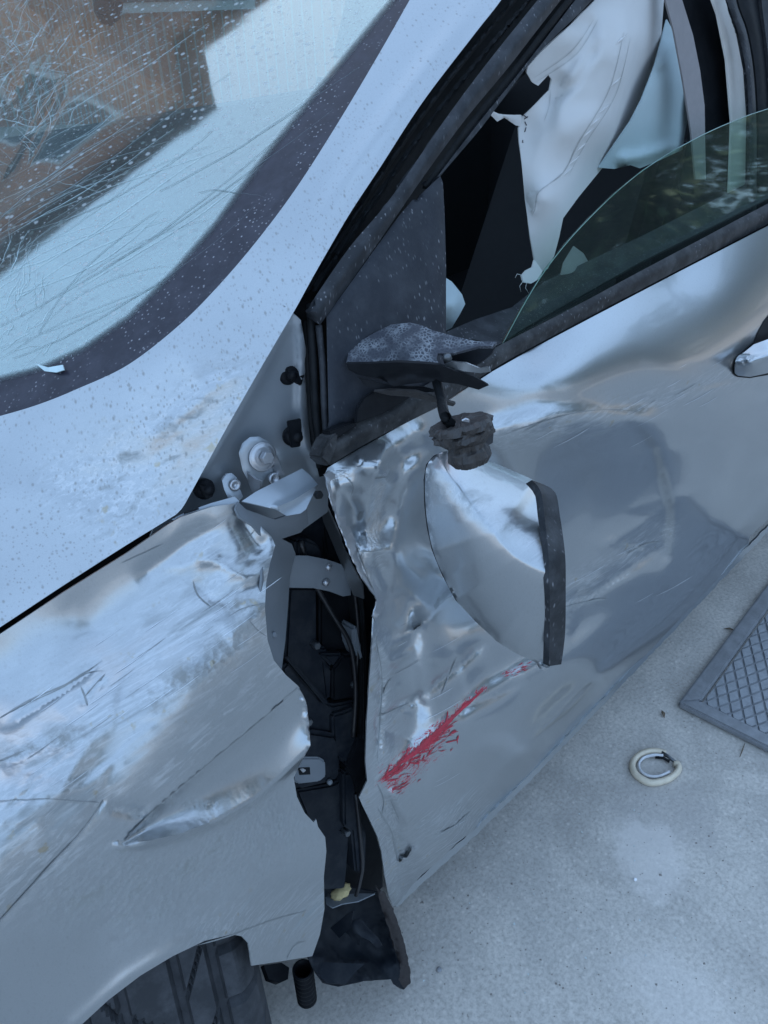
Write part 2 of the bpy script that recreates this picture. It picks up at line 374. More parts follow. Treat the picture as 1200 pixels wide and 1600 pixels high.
PAINT = paint('silver_paint', 1.0); PAINT_CLEAN = paint('silver_paint_side', .25)
PRIMER = NT('inner_paint'); _n = PRIMER.noise(18, 5)
PRIMER.set(Base_Color=PRIMER.mix(PRIMER.ramp(_n, (.3, 0.), (.7, 1.)), (.30, .335, .37), (.37, .40, .43)), Metallic=.45, Roughness=.36); PRIMER.bump(PRIMER.noise(30, 3), .06, .004); PRIMER = PRIMER.m
BLACK = plastic('black_plastic', (.006, .007, .009), .5, dust=.03, spec=.13)
LINER = plastic('liner_plastic', (.009, .012, .017), .5, dust=.22, spec=.14, dustcol=(.10, .10, .10))
SAIL = plastic('grained_plastic', (.022, .025, .032), .55, 700, .2, .10, .6, spec=.18)
FRAME = plastic('frame_plastic', (.020, .022, .026), .5, 500, .15, .18, .45, spec=.18)
RUBBER = plastic('rubber', (.006, .007, .008), .6, dust=.05, spec=.12)
BELT = plastic('belt_rubber', (.016, .016, .017), .55, 300, .15, .35, .4, (.17, .17, .17))
GREYP = plastic('grey_flange', (.16, .175, .19), .5, dust=.35)
METAL = simple('galvanised_steel', (.42, .43, .45), .38, .85, .25, 60, .2)
DARKMETAL = simple('dark_steel', (.12, .13, .14), .45, .8)
STUMP = simple('dirty_plastic', (.024, .021, .020), .5, 0, .8, 160, .6, 160)
CLOTH = NT('airbag_cloth'); _f = CLOTH.noise(12, 4); CLOTH.set(Base_Color=CLOTH.mix(_f, (.49, .485, .475), (.55, .545, .535)), Roughness=.9, Specular_IOR_Level=.08, Sheen_Weight=.2)
CLOTH.bump(CLOTH.noise(900, 2), .12, .0006); CLOTH.bump(CLOTH.noise(14, 2, .5), .22, .008); CLOTH = CLOTH.m
CLOTHB = simple('blue_cloth', (.36, .44, .46), .75, 0, .12, 12, .35, 40)
TRIM = simple('trim_fabric', (.20, .185, .185), .75, 0, .15, 60, .15)
DAYLIT = simple('daylit_body', (.70, .67, .63), .6, 0, .12, 40, .1)  # pale tone carries the daylight on the outer body pillar
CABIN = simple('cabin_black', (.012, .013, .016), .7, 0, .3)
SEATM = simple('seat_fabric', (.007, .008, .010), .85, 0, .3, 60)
FRIT = plastic('black_frit', (.022, .022, .032), .35, 900, .05, .25, .9, (.14, .14, .17))

ARMM = NT('scaly_plastic'); _v = ARMM.voro(300, ARMM.map((1, 1, 1)), 'DISTANCE_TO_EDGE'); _nz = ARMM.noise(60, 5)
_e = ARMM.math('MULTIPLY', ARMM.ramp(_v, (.02, .55), (.25, 0.)), ARMM.ramp(_nz, (.42, .08), (.62, 1.)))
ARMM.set(Base_Color=ARMM.mix(_e, (.040, .043, .054), (.34, .36, .38)), Roughness=.6, Specular_IOR_Level=.25); ARMM.bump(_e, .3, .001); ARMM = ARMM.m
def glass(name, tint, ior, dust, spots):
    t = NT(name); N = t.N
    tr = t.new('ShaderNodeBsdfTransparent'); tr.inputs[0].default_value = (*tint, 1)
    gl = t.new('ShaderNodeBsdfAnisotropic'); gl.inputs['Color'].default_value = (.90, 1, .99, 1); gl.inputs['Roughness'].default_value = .035
    fr = t.new('ShaderNodeFresnel'); ge_ = t.new('ShaderNodeNewGeometry'); mr = t.new('ShaderNodeMapRange'); mr.inputs[3].default_value = ior; mr.inputs[4].default_value = 1 / ior
    t.lk(ge_.outputs['Backfacing'], mr.inputs[0]); t.lk(mr.outputs[0], fr.inputs[0])
    m1 = t.new('ShaderNodeMixShader'); t.lk(fr.outputs[0], m1.inputs[0]); t.lk(tr.outputs[0], m1.inputs[1]); t.lk(gl.outputs[0], m1.inputs[2])
    df = t.new('ShaderNodeBsdfDiffuse'); df.inputs[0].default_value = (.42, .44, .43, 1)
    fac = t.math('MULTIPLY', t.ramp(t.noise(7, 6, .65), (.3, .3), (.75, 1.)), dust)
    if spots:
        v = t.map((46, 46, 75), (R_(0), R_(0), R_(35))); a = t.math('MULTIPLY', t.ramp(t.voro(1.55, v), (.14, 1.), (.30, 0.)), t.ramp(t.voro(1.55, v, out='Color'), (.25, 0.), (.5, 1.)))
        v2 = t.map((100, 100, 130), (0, 0, R_(20))); b = t.math('MULTIPLY', t.ramp(t.voro(1.4, v2), (.12, 1.), (.26, 0.)), .7)
        fac = t.math('MAXIMUM', fac, t.math('MULTIPLY', t.math('MAXIMUM', a, b), spots), True)
    bp = t.new('ShaderNodeBump'); bp.inputs['Strength'].default_value = .02; bp.inputs['Distance'].default_value = .01; t.lk(t.noise(9, 2), bp.inputs['Height'])
    t.lk(bp.outputs[0], gl.inputs['Normal'])
    m2 = t.new('ShaderNodeMixShader'); t.lk(fac, m2.inputs[0]); t.lk(m1.outputs[0], m2.inputs[1]); t.lk(df.outputs[0], m2.inputs[2])
    t.lk(m2.outputs[0], t.out.inputs[0]); return t.m
WSGLASS = glass('windscreen_glass', (.72, .82, .79), 2.9, .13, .62)
SIDEGLASS = glass('side_glass', (.80, .90, .85), 1.5, .03, 0)

# concrete
C = NT('concrete')
big = C.noise(1.1, 6, .6); mid = C.noise(7, 7, .65); fine = C.noise(140, 4, .7); sp = C.voro(150); ag = C.voro(70)
col = C.mix(C.ramp(big, (.36, 0.), (.64, 1.)), (.34, .345, .35), (.45, .45, .445))
col = C.mix(C.math('MULTIPLY', C.ramp(mid, (.45, 0.), (.68, 1.)), .6), col, (.55, .545, .535))
col = C.mix(C.math('MULTIPLY', C.ramp(C.noise(3.3, 8, .7, dist=1.), (.52, 0.), (.60, 1.)), .35), col, (.27, .27, .27))
col = C.mix(C.ramp(fine, (.30, .6), (.58, 0.)), col, (.19, .19, .185))
col = C.mix(C.math('MULTIPLY', C.ramp(ag, (.08, 1.), (.25, 0.)), .32), col, (.66, .65, .64))
def patch(c, cx, cy, rad, colr, amt):
    n = C.new('ShaderNodeVectorMath', operation='DISTANCE'); C.lk(C.tc.outputs['Object'], n.inputs[0]); n.inputs[1].default_value = (cx, cy, 0)
    d = C.math('ADD', C.math('DIVIDE', n.outputs['Value'], rad), C.math('MULTIPLY', C.math('SUBTRACT', C.noise(14, 8, .75), .5), 2.6)); return C.mix(C.math('MULTIPLY', C.ramp(d, (.55, 1.), (1., 0.)), amt), c, colr)
_p1 = atz((1020, 1340), 0)[0]; _p2 = atz((1040, 1260), 0)[0]; _p3 = atz((1060, 1560), 0)[0]
col = patch(col, _p2[0], _p2[1], .11, (.30, .30, .31), .45); col = patch(col, _p1[0], _p1[1], .085, (.60, .60, .61), .5); col = patch(col, _p3[0], _p3[1], .10, (.58, .58, .59), .35)
_tint = C.new('ShaderNodeMix', data_type='RGBA', blend_type='MULTIPLY'); _tint.inputs[0].default_value = 1; C.lk(col, _tint.inputs[6]); _tint.inputs[7].default_value = (1.20, 1.11, 1.01, 1)
C.set(Base_Color=_tint.outputs[2], Roughness=.85); C.bump(fine, .35, .002); C.bump(mid, .25, .008); C.bump(sp, .15, .002)
CONCRETE = C.m
IRON = simple('grey_iron', (.22, .225, .235), .55, .25, .5, 38, .3, 160)
IRON2 = simple('worn_iron', (.28, .29, .305), .5, .25, .5, 50, .3, 220)

# ---------------------------------------------------------------- ground
def sheet(name, lo, hi, z, mat):
    me = bpy.data.meshes.new(name); me.from_pydata([(lo[0], lo[1], z), (hi[0], lo[1], z), (hi[0], hi[1], z), (lo[0], hi[1], z)], [], [(0, 1, 2, 3)])
    o = link(name, me, mat, None, False); o['kind'] = 'structure'; return o
sheet('ground', (-400, -400), (400, 400), 0, CONCRETE)

# ================================================================ the car
CAR = thing('crashed_car', 'silver car with torn front wing, crumpled door and cracked windscreen', 'car')
GN = nrm((-.49, -.09, .87)); GP = aty((0, 640), .255)[0]             # windscreen plane
GL = (GP, GN)
SG = ((0, .062, .95), (0, -.96, .28))                                # side-window plane with its tumblehome
def sgp(x, y, h): return hit((x, y), np.array(SG[0]) + nrm(SG[1]) * h, nrm(SG[1]))[0]

# ---- windscreen
WS_EDGE = [(-200, 702), (-80, 671), (0, 650), (60, 632), (120, 608), (200, 570), (280, 508), (340, 448), (400, 378), (460, 298), (520, 205), (580, 105), (640, 0), (700, -110)]
wse = smooth_line(WS_EDGE, 8)
ws_bow = [(-200, 702, 0), (0, 650, 0), (200, 570, 0), (400, 378, 0), (640, 0, 0), (700, -110, 0), (200, 250, .002), (0, 300, .002), (300, 50, .0015), (-150, -60, .0), (100, -40, .0), (-200, 300, .001)]
fold = [dict(p=[(20, 175), (60, 90), (100, 40), (140, -20)], h=.002, w=8), dict(p=[(0, 330), (70, 190), (140, 80), (180, 0)], h=-.002, w=8)]
ws = panel('windscreen', WSGLASS, list(wse[::1]) + [(560, -110), (-150, -75), (-200, 300)], GL, ws_bow, CAR, 12, .004, creases=fold)
FR_IN = [(700, -110), (603, 0), (545, 70), (478, 152), (400, 250), (328, 348), (265, 420), (195, 490), (125, 538), (60, 568), (-10, 586), (-200, 630)]
_fl = FRITM = FRIT
_t = FRIT.node_tree; _ns = _t.nodes; _tr = _ns.new('ShaderNodeBsdfTransparent'); _mx = _ns.new('ShaderNodeMixShader'); _at = _ns.new('ShaderNodeAttribute'); _at.attribute_name = 'fade'
_vo = _ns.new('ShaderNodeTexVoronoi'); _vo.inputs['Scale'].default_value = 420; _vo.inputs['Randomness'].default_value = .15; _tcn = _ns.new('ShaderNodeTexCoord'); _t.links.new(_tcn.outputs['Object'], _vo.inputs['Vector'])
_ad = _ns.new('ShaderNodeMath'); _ad.operation = 'SUBTRACT'; _t.links.new(_at.outputs['Fac'], _ad.inputs[0]); _ad.inputs[1].default_value = .5
_cl = _ns.new('ShaderNodeMapRange'); _cl.inputs[1].default_value = -.45; _cl.inputs[2].default_value = .35; _t.links.new(_ad.outputs[0], _cl.inputs[0])
_pb = _ns['Principled BSDF']; _t.links.new(_cl.outputs[0], _mx.inputs[0]); _t.links.new(_tr.outputs[0], _mx.inputs[1]); _t.links.new(_pb.outputs[0], _mx.inputs[2]); _t.links.new(_mx.outputs[0], _ns['Material Output'].inputs[0])
panel('frit_band', FRIT, list(wse) + list(smooth_line(FR_IN, 10)), GL, [(a, b, h + .0008) for a, b, h in ws_bow], ws, 7, .0005, attrs=dict(fade=lambda p: np.clip(seg_dist(p, FR_IN) / 22, 0, 1) * 1.1), follow=[smooth_line([(x + k, y + k * .8) for x, y in FR_IN], 8) for k in (6, 12, 18)])
# cracks: fine glassy lines
CRACK = simple('crack_glass', (.45, .56, .57), .15, .3, .4)
CRACKD = simple('crack_dark', (.17, .22, .23), .3, 0, .3)  # darker tint for some of the crack lines
def cracks(name, lines, rad, mat):
    f = TPS(np.array([c[:2] for c in ws_bow]), np.array([c[2] for c in ws_bow])); bm = bmesh.new()
    for L in lines:
        L = np.array(L); h = f(L) + .0006; r = ray(L); t = ((GP - CAM_O) @ GN + h) / (r @ GN); X = CAM_O + r * t[:, None]
        rr = rad * random.uniform(.35, 1.2); prev = None
        for i, x in enumerate(X):
            d = X[min(i + 1, len(X) - 1)] - X[max(i - 1, 0)]; s = nrm(np.cross(d, GN)) * rr * (1 - .85 * abs(2 * i / (len(X) - 1) - 1) ** 2)
            cur = [bm.verts.new(x + s), bm.verts.new(x + GN * rr * .8), bm.verts.new(x - s)]
            if prev:
                for k in (0, 1): bm.faces.new((prev[k], cur[k], cur[k + 1], prev[k + 1]))
            prev = cur
    o = from_bm(name, bm, mat, ws, False); o['kind'] = 'stuff'; return o
def wob(a, b, bend, n=14, j=1.2):
    a, b = np.array(a, float), np.array(b, float); d = b - a; nn = np.array([-d[1], d[0]]) / (np.linalg.norm(d) + 1e-6)
    ph = random.uniform(0, 6)
    return [a + d * t + nn * (bend * 4 * t * (1 - t) + j * math.sin(ph + t * 9) + random.uniform(-j, j) * .5) for t in np.linspace(0, 1, n)]
def in_ws(L): return [p for p in L if -60 < p[0] and -40 < p[1] and not (np.min(np.hypot(wse[:, 0] - p[0], wse[:, 1] - p[1])) < 6)]
light, dark = [], []
for i in range(26):                                                  # long shallow arcs running with the glass towards the pillar
    a = (random.uniform(-30, 60), random.uniform(330, 560)); b = (random.uniform(180, 470), 0); b = (b[0], a[1] - (b[0] - a[0]) * random.uniform(.35, .75))
    if b[1] > 520 - max(0, b[0] - 150) * .95 + 30: continue
    (light if random.random() < .55 else dark).append(wob(a, b, random.uniform(-25, 30), 16))
for a, b, k in [((-10, 545), (330, 395), 14), ((0, 560), (270, 440), -12), ((20, 560), (400, 320), 22), ((120, 450), (450, 225), 12), ((160, 420), (520, 170), 8), ((60, 520), (250, 330), -20), ((300, 380), (480, 240), 10), ((250, 300), (560, 105), 6), ((380, 225), (590, 60), 4), ((0, 600), (130, 470), 10), ((310, 300), (415, 310), -6)]:
    (dark if random.random() < .5 else light).append(wob(a, b, k, 18))
for i in range(150):                                                 # dense crazing at the impact
    a = np.array((random.gauss(20, 45), random.gauss(110, 75))); th = random.choice([random.gauss(-1.0, .25), random.gauss(.4, .5)]); l = random.uniform(15, 75)
    light.append(wob(a, a + l * np.array((math.cos(th), math.sin(th))), random.uniform(-5, 5), 7))
for i in range(60):
    a = np.array((random.gauss(25, 25), random.gauss(470, 45))); th = random.gauss(-1.1, .5); l = random.uniform(15, 60)
    light.append(wob(a, a + l * np.array((math.cos(th), math.sin(th))), random.uniform(-4, 4), 6))
for i in range(22):
    a = np.array((random.uniform(0, 120), random.uniform(140, 330))); b = a + np.array((1, -.62)) * random.uniform(80, 260); light.append(wob(a, b, random.uniform(-8, 8), 12))
for a, b in [((20, 160), (135, 5)), ((35, 158), (150, 0)), ((30, 165), (85, 110)), ((0, 60), (20, 0)), ((150, 85), (300, 0)), ((60, 140), (145, 85))]: dark.append(wob(a, b, 3, 10))
light = [q for q in (in_ws(L) for L in light) if len(q) > 3]; dark = [q for q in (in_ws(L) for L in dark) if len(q) > 3]
cracks('crack_lines', light, .00022, CRACK); cracks('dark_crack_lines', dark, .00035, CRACKD)
panel('glass_shard', CRACK, [(55, 568), (75, 574), (98, 570), (100, 578), (88, 582), (70, 580)], GL, [(55, 568, .001), (98, 570, .006), (75, 580, .002)], ws, 8, .001)
# wiper-like dark mirror foot behind the glass
block('mirror_foot', [(140, -30), (185, -30), (178, 8), (160, 22), (146, 18)], GL, -.03, -.012, BLACK, ws)

# ---- pillar panel (sweeps from beside the windscreen down to the bonnet seam)
PE = [(870, -140), (830, -70), (783, 0), (740, 55), (660, 160), (593, 263), (547, 333), (510, 396), (485, 440), (462, 482), (432, 533), (400, 588), (350, 676), (305, 758), (283, 796), (262, 812), (200, 850), (100, 914), (0, 980), (-200, 1110)]
pe = smooth_line(PE, 9)
PP = (aty((300, 620), .145)[0], nrm((-.38, -.50, .78)))
pc = [(x, y, 'on', GL, .004) for x, y in WS_EDGE[::2]] + [(700, -110, 'on', GL, .004)]
pc += [(870, -140, 'y', .205), (783, 0, 'y', .186), (660, 160, 'y', .158), (547, 333, 'y', .131), (462, 482, 'y', .114), (400, 588, 'y', .108), (305, 758, 'y', .112), (200, 850, 'y', .120), (100, 914, 'y', .125), (0, 980, 'y', .128), (-200, 1110, 'y', .13)]
pc += [(100, 780, 'y', .180, .008), (250, 690, 'y', .140, .006), (0, 830, 'y', .19, .008), (-180, 880, 'y', .20, .01)]
wearP = glow([[(120, 760), (250, 690), (360, 620)], [(180, 790), (300, 700)], ([(330, 690), (380, 620)], 30)], 55)
pan = panel('pillar_panel', PAINT, list(wse) + list(pe), PP, pc, CAR, 6, .0012,
      creases=[dict(p=[(770, -30), (700, 60), (620, 165), (560, 250), (500, 345), (440, 430)], h=.0035, w=16, k='gauss', t=3),
               dict(p=[(225, 690), (290, 645), (330, 608), (390, 572)], h=.0018, w=12, k='ridge'),
               dict(p=[(210, 660), (270, 610), (300, 580)], h=-.0010, w=34, k='gauss'),
               dict(p=[(320, 590), (390, 500)], h=-.0008, w=30, k='gauss'),
               dict(p=[(100, 760), (200, 735), (320, 690)], h=-.0007, w=18, k='gauss'),
               dict(p=[(150, 800), (240, 750), (340, 660)], h=.0007, w=14)],
      attrs=dict(wear=wearP), extra=lambda p: .0005 * glow([[(150, 760), (350, 640)]], 70)(p) * ridged(p, 60, 18, -32, 11))

# ---- inner sheet metal seen in the open corner between pillar and wing
IW = (aty((400, 660), .135)[0], nrm((-.12, -.95, .28)))
iw = panel('inner_wing_panel', PRIMER, [(445, 478), (470, 500), (478, 545), (478, 610), (484, 660), (494, 700), (514, 745), (512, 800), (470, 830), (400, 830), (330, 850), (230, 850), (250, 800), (340, 640)], IW,
      [(445, 478, 'y', .118), (478, 560, 'y', .125), (484, 660, 'y', .128), (510, 750, 'y', .128), (400, 830, 'y', .15), (240, 840, 'y', .15), (340, 660, 'y', .138), (400, 650, 'y', .14), (430, 580, 'y', .135)], CAR, 7, .0012,
      creases=[dict(p=[(466, 500), (472, 560), (470, 640), (478, 690), (500, 735)], h=.006, w=6, k='gauss', t=0), dict(p=[(448, 505), (400, 600), (330, 720), (280, 800)], h=.003, w=7, k='gauss', t=0),
               dict(p=[(330, 755), (345, 740)], h=.004, w=12, k='gauss', t=0), dict(p=[(440, 715), (470, 705)], h=.005, w=14, k='gauss', t=0)])
def face(px, off=0): P0, n = IW; return hit(px, np.array(P0) + n * off, n)[0]
PXM = .00062                                                          # metres per photo pixel around here
NI = IW[1]
def clip(name, px, r, tongue):
    q = lathe(name, [(r * .75, -.004), (r, .0), (r, .005), (r * .8, .008), (r * .45, .009), (r * .42, .016)], face(px), NI, BLACK, CAR, 20)
    if tongue is not None: block('clip_tongue', tongue, IW, .0085, .0125, BLACK, q, .0008)
    return q
clip('trim_clip', (446, 585), .0098, [(448, 575), (456, 571), (468, 576), (478, 582), (471, 603), (460, 597), (449, 592)])
clip('trim_clip', (455, 681), .0098, [(450, 658), (471, 654), (472, 671), (470, 698), (456, 700), (453, 676)])
clip('trim_clip', (317, 763), .0098, [(312, 758), (328, 762), (334, 776), (322, 780)])
# bolted bracket
br = panel('hinge_bracket', PRIMER, [(373, 708), (378, 693), (390, 683), (405, 682), (420, 690), (427, 705), (433, 722), (441, 742), (428, 748), (415, 745), (409, 760), (396, 770), (388, 752), (379, 735)], IW,
      [(373, 708, .010), (427, 705, .010), (396, 770, .008), (441, 742, .008), (400, 700, .012)], CAR, 5, .003, closed_smooth=False, bevel=.002)
lathe('washer', [(.0140, .0115), (.0142, .0128), (.0128, .0132), (.0118, .0130), (.0112, .0138), (.0085, .0140)], face((401, 711)), NI, METAL, br, 28)
lathe('bolt_head', [(.0062, .015), (.0066, .016), (.0066, .0215), (.0056, .0225)], face((403, 711)), NI, METAL, br, 6, smooth=False)
lathe('rivet_nut', [(.0058, .010), (.0064, .0115), (.0060, .014), (.0035, .0145), (.0030, .012)], face((419, 745)), NI, METAL, br, 18)
panel('bracket_lug', METAL, [(425, 716), (431, 712), (438, 728), (443, 742), (432, 744), (426, 730)], IW, [(425, 716, .012), (438, 728, .020), (432, 744, .012)], br, 5, .002)
panel('bracket_lug', METAL, [(386, 738), (398, 748), (408, 752), (406, 764), (394, 770), (388, 756)], IW, [(386, 738, .012), (398, 748, .020), (394, 770, .012)], br, 5, .002)
b2 = panel('nut_bracket', PRIMER, [(346, 747), (352, 740), (362, 739), (370, 746), (374, 762), (380, 776), (372, 785), (358, 782), (350, 764)], IW, [(346, 747, .008), (370, 746, .008), (372, 785, .012)], CAR, 5, .003, bevel=.0015)
lathe('rivet_nut', [(.0050, .008), (.0058, .0095), (.0056, .0125), (.0028, .013), (.0025, .010)], face((359, 755)), NI, METAL, b2, 18)
lathe('bolt_head', [(.004, .0), (.0048, .004), (.004, .008)], aty((494, 772), .115)[0], NI, DARKMETAL, CAR, 6, smooth=False)

# ---- front wing (torn)
FB = (aty((250, 1100), .045)[0], nrm((-.10, -.80, .58)))
W_OUT = [(-220, 1138), (0, 991), (100, 925), (200, 863), (262, 820), (282, 808), (330, 792), (372, 786), (378, 800), (400, 815), (424, 838), (430, 852), (422, 880), (416, 910), (414, 950), (418, 1000), (428, 1032), (447, 1055), (466, 1072), (478, 1095), (483, 1130), (485, 1165), (466, 1200), (459, 1215), (464, 1245), (476, 1270), (490, 1285), (494, 1280), (497, 1292), (508, 1308), (510, 1330), (506, 1370), (507, 1420), (500, 1460), (488, 1494), (440, 1502), (393, 1509), (391, 1490), (388, 1474), (378, 1463), (362, 1460), (320, 1470), (270, 1494), (220, 1524), (170, 1562), (120, 1608), (60, 1680), (-220, 1680)]
fc = [(-220, 1138, 'y', .125), (0, 991, 'y', .125), (100, 925, 'y', .122), (200, 863, 'y', .118), (282, 808, 'y', .110), (372, 786, 'y', .100),
      (-200, 1230, 'y', .100), (-200, 1300, 'y', .05), (0, 1085, 'y', .106), (150, 990, 'y', .106), (270, 912, 'y', .101), (0, 1150, 'y', .068), (150, 1060, 'y', .070), (320, 960, 'y', .068), (415, 850, 'y', .085),
      (-200, 1400, 'y', .0), (0, 1250, 'y', .020), (150, 1170, 'y', .030), (300, 1060, 'y', .034), (415, 960, 'y', .050),
      (0, 1400, 'y', -.012), (150, 1330, 'y', -.004), (300, 1230, 'y', .008), (460, 1090, 'y', .030), (485, 1165, 'y', .026), (462, 1215, 'y', .030),
      (-200, 1650, 'y', -.03), (0, 1600, 'y', -.030), (150, 1480, 'y', -.018), (300, 1400, 'y', -.010), (400, 1340, 'y', -.002), (500, 1310, 'y', .010), (505, 1400, 'y', .004), (488, 1494, 'y', .004), (393, 1509, 'y', -.020), (270, 1494, 'y', -.030), (120, 1608, 'y', -.035)]
SWG_T = [(468, 1076), (400, 1130), (320, 1196), (240, 1264), (192, 1316)]
SWG_B = [(487, 1163), (440, 1210), (395, 1248), (340, 1280), (280, 1303), (230, 1314), (190, 1318)]
def swage(p):                                                         # the sculpted blade: a scoop between the two lines, sharp at its lower lip
    dt, st, _ = seg_dist(p, SWG_T, True); db, sb, _ = seg_dist(p, SWG_B, True)
    poly = np.array(SWG_T + SWG_B[::-1]); ins = inside(p, poly); w = dt / (dt + db + 1e-6)
    e = np.clip((dt + db) / 30, 0, 1); w = np.clip(w, 0, 1)
    prof = .019 * w ** 2.0 - .013 * np.sin(math.pi * w) * (1 - .6 * w)
    out = np.where(ins, prof * e, 0)
    below = (~ins) & (db < 60) & (p[:, 1] > np.interp(p[:, 0], [190, 280, 395, 487], [1318, 1303, 1248, 1163]))
    out = np.where(below, .019 * np.exp(-(db / 8.) ** 2) * e * (db < 30), out)
    above = (~ins) & (dt < 20) & ~below
    out = np.where((db < 3.5) & ~above & (p[:, 0] > 202), .019 * e, out)
    return np.where(above, .001 * np.exp(-dt / 7), out)
F5 = Facets((-60, 820, 520, 1540), 46, 91, 1.9, -34)
def wing_extra(p):
    m = glow([[(40, 1230), (200, 1080), (330, 970), (410, 900)]], 95)(p)
    m2 = glow([[(0, 1300), (140, 1180)], [(330, 870), (420, 880)]], 60)(p)
    m3 = glow([[(300, 1470), (480, 1440)]], 45)(p)
    return swage(p) + .0022 * m * F5(p) + .0020 * m2 * F5(p) + .0008 * (m + m2) * ridged(p, 95, 28, -36, 21) + .0015 * m3 * F5(p)
wing_wear = glow([([(30, 1250), (200, 1100), (330, 990), (415, 930)], 95), ([(0, 1330), (150, 1200)], 80), ([(340, 860), (420, 900)], 50), ([(330, 1460), (490, 1420)], 45), ([(250, 1220), (330, 1140), (430, 1045)], 18), ([(0, 1380), (100, 1320)], 60)], 60)
wing_mud = glow([([(200, 1420), (330, 1340), (420, 1290)], 60), ([(160, 1255), (235, 1275)], 12), ([(100, 1400), (200, 1360)], 50), ([(270, 1255), (335, 1258)], 9), ([(380, 990), (330, 1030), (240, 1090)], 22), ([(360, 945), (395, 950)], 14), ([(20, 1180), (120, 1150)], 24)], 30)
wing = panel('front_wing', PAINT_CLEAN, W_OUT, FB, fc, CAR, 5, .0014,
      creases=[dict(p=[(0, 1142), (70, 1098), (110, 1072), (160, 1032)], h=-.006, w=9), dict(p=[(130, 1080), (130, 1100), (165, 1060)], h=-.004, w=7),
               
               dict(p=[(300, 905), (330, 935), (390, 955)], h=-.004, w=10), dict(p=[(415, 960), (385, 970), (350, 1000)], h=.004, w=9),
               dict(p=[(415, 895), (380, 900), (340, 880), (300, 870)], h=.005, w=11), dict(p=[(370, 800), (400, 850), (420, 860)], h=-.006, w=14, k='gauss'),
               dict(p=[(210, 910), (290, 850), (340, 815)], h=-.004, w=16, k='gauss'), dict(p=[(0, 1250), (60, 1247), (155, 1253)], h=-.002, w=9, t=0),
               dict(p=[(160, 1255), (110, 1320), (0, 1440)], h=-.002, w=8, t=0), dict(p=[(0, 1200), (60, 1170), (100, 1150)], h=-.004, w=12),
               dict(p=[(330, 1478), (400, 1455), (480, 1425)], h=-.004, w=8), dict(p=[(448, 1500), (462, 1475), (478, 1470)], h=.004, w=6),
               dict(p=[(120, 1600), (200, 1530), (280, 1480), (360, 1450)], h=.004, w=14, k='gauss', t=0), dict(p=[(165, 1258), (200, 1268), (235, 1270)], h=-.005, w=12, k='gauss')],
      attrs=dict(wear=wing_wear, mud=wing_mud), extra=wing_extra, follow=[SWG_T, SWG_B] + [[(x + k * .5, y + k) for x, y in SWG_B] for k in (-12, -8, -4, 4, 8, 12)] + [[(a * .3 + c * .7, b * .3 + d * .7) for (a, b), (c, d) in zip(SWG_T, SWG_B[::1][:5])][:0] or SWG_B])
SCR = simple('scratch_and_crease', (.24, .25, .25), .6, .2, .3, 200); SCRL = simple('light_scratch', (.62, .65, .68), .45, .5, .2, 200)
strips('gap_and_crease_shade', 'front_wing', [([(162, 1252), (130, 1298), (85, 1345), (40, 1395), (-10, 1450)], 3.2), ([(155, 1254), (100, 1250), (60, 1248), (-20, 1252)], 2.2), ([(468, 1074), (400, 1132), (320, 1198), (240, 1266), (196, 1312)], 1.6)], SCR, wing, .0012, False, False)  # panel gaps, plus the swage's crease shade drawn as a thin dark line
strips('tear_marks', 'front_wing', [([(-5, 1124), (50, 1092), (105, 1068), (160, 1032)], 5), ([(20, 1108), (90, 1078), (135, 1052), (165, 1047)], 3), ([(126, 1072), (133, 1090), (136, 1102)], 6), ([(133, 1088), (150, 1068), (165, 1052)], 4), ([(-5, 1190), (40, 1172)], 4), ([(302, 908), (310, 930), (330, 948)], 4), ([(390, 970), (402, 984), (416, 994)], 4), ([(355, 965), (380, 950), (414, 942)], 2),
   ([(305, 1478), (360, 1462), (420, 1440), (482, 1422)], 4), ([(448, 1500), (460, 1478), (478, 1470)], 4), ([(190, 880), (230, 862), (255, 850)], 3), ([(378, 842), (392, 836), (398, 828)], 3)], SCR, wing)
_sl = []
for i in range(60):
    x, y = random.uniform(20, 400), 0; y = 1250 - x * .8 + random.gauss(0, 55); l = random.uniform(15, 60); _sl.append(([(x, y), (x + l * .5, y - l * .33), (x + l, y - l * .7)], random.uniform(.8, 1.8)))
strips('scratch_marks', 'front_wing', _sl[:8], SCR, wing); strips('scratch_marks', 'front_wing', _sl[30:], SCRL, wing)
# grey inner flange of the wing along the tear
panel('wing_flange', GREYP, [(372, 784), (385, 796), (430, 812), (480, 795), (482, 818), (470, 832), (440, 842), (456, 850), (462, 866), (453, 900), (450, 950), (446, 1000), (440, 1048), (426, 1040), (412, 1010), (406, 950), (410, 890), (418, 850), (395, 822), (374, 808), (368, 795)], FB,
      [(372, 790, 'y', .098), (430, 800, 'y', .093), (482, 800, 'y', .097), (470, 832, 'y', .105), (456, 860, 'y', .115), (410, 900, 'y', .068), (450, 950, 'y', .105), (406, 960, 'y', .055), (426, 1040, 'y', .045), (440, 1048, 'y', .06)], wing, 6, .002)
lathe('rivet', [(.0035, -.001), (.003, .0012), (.0015, .002)], aty((428, 992), .063)[0], nrm((.1, -.9, .3)), GREYP, wing, 12)
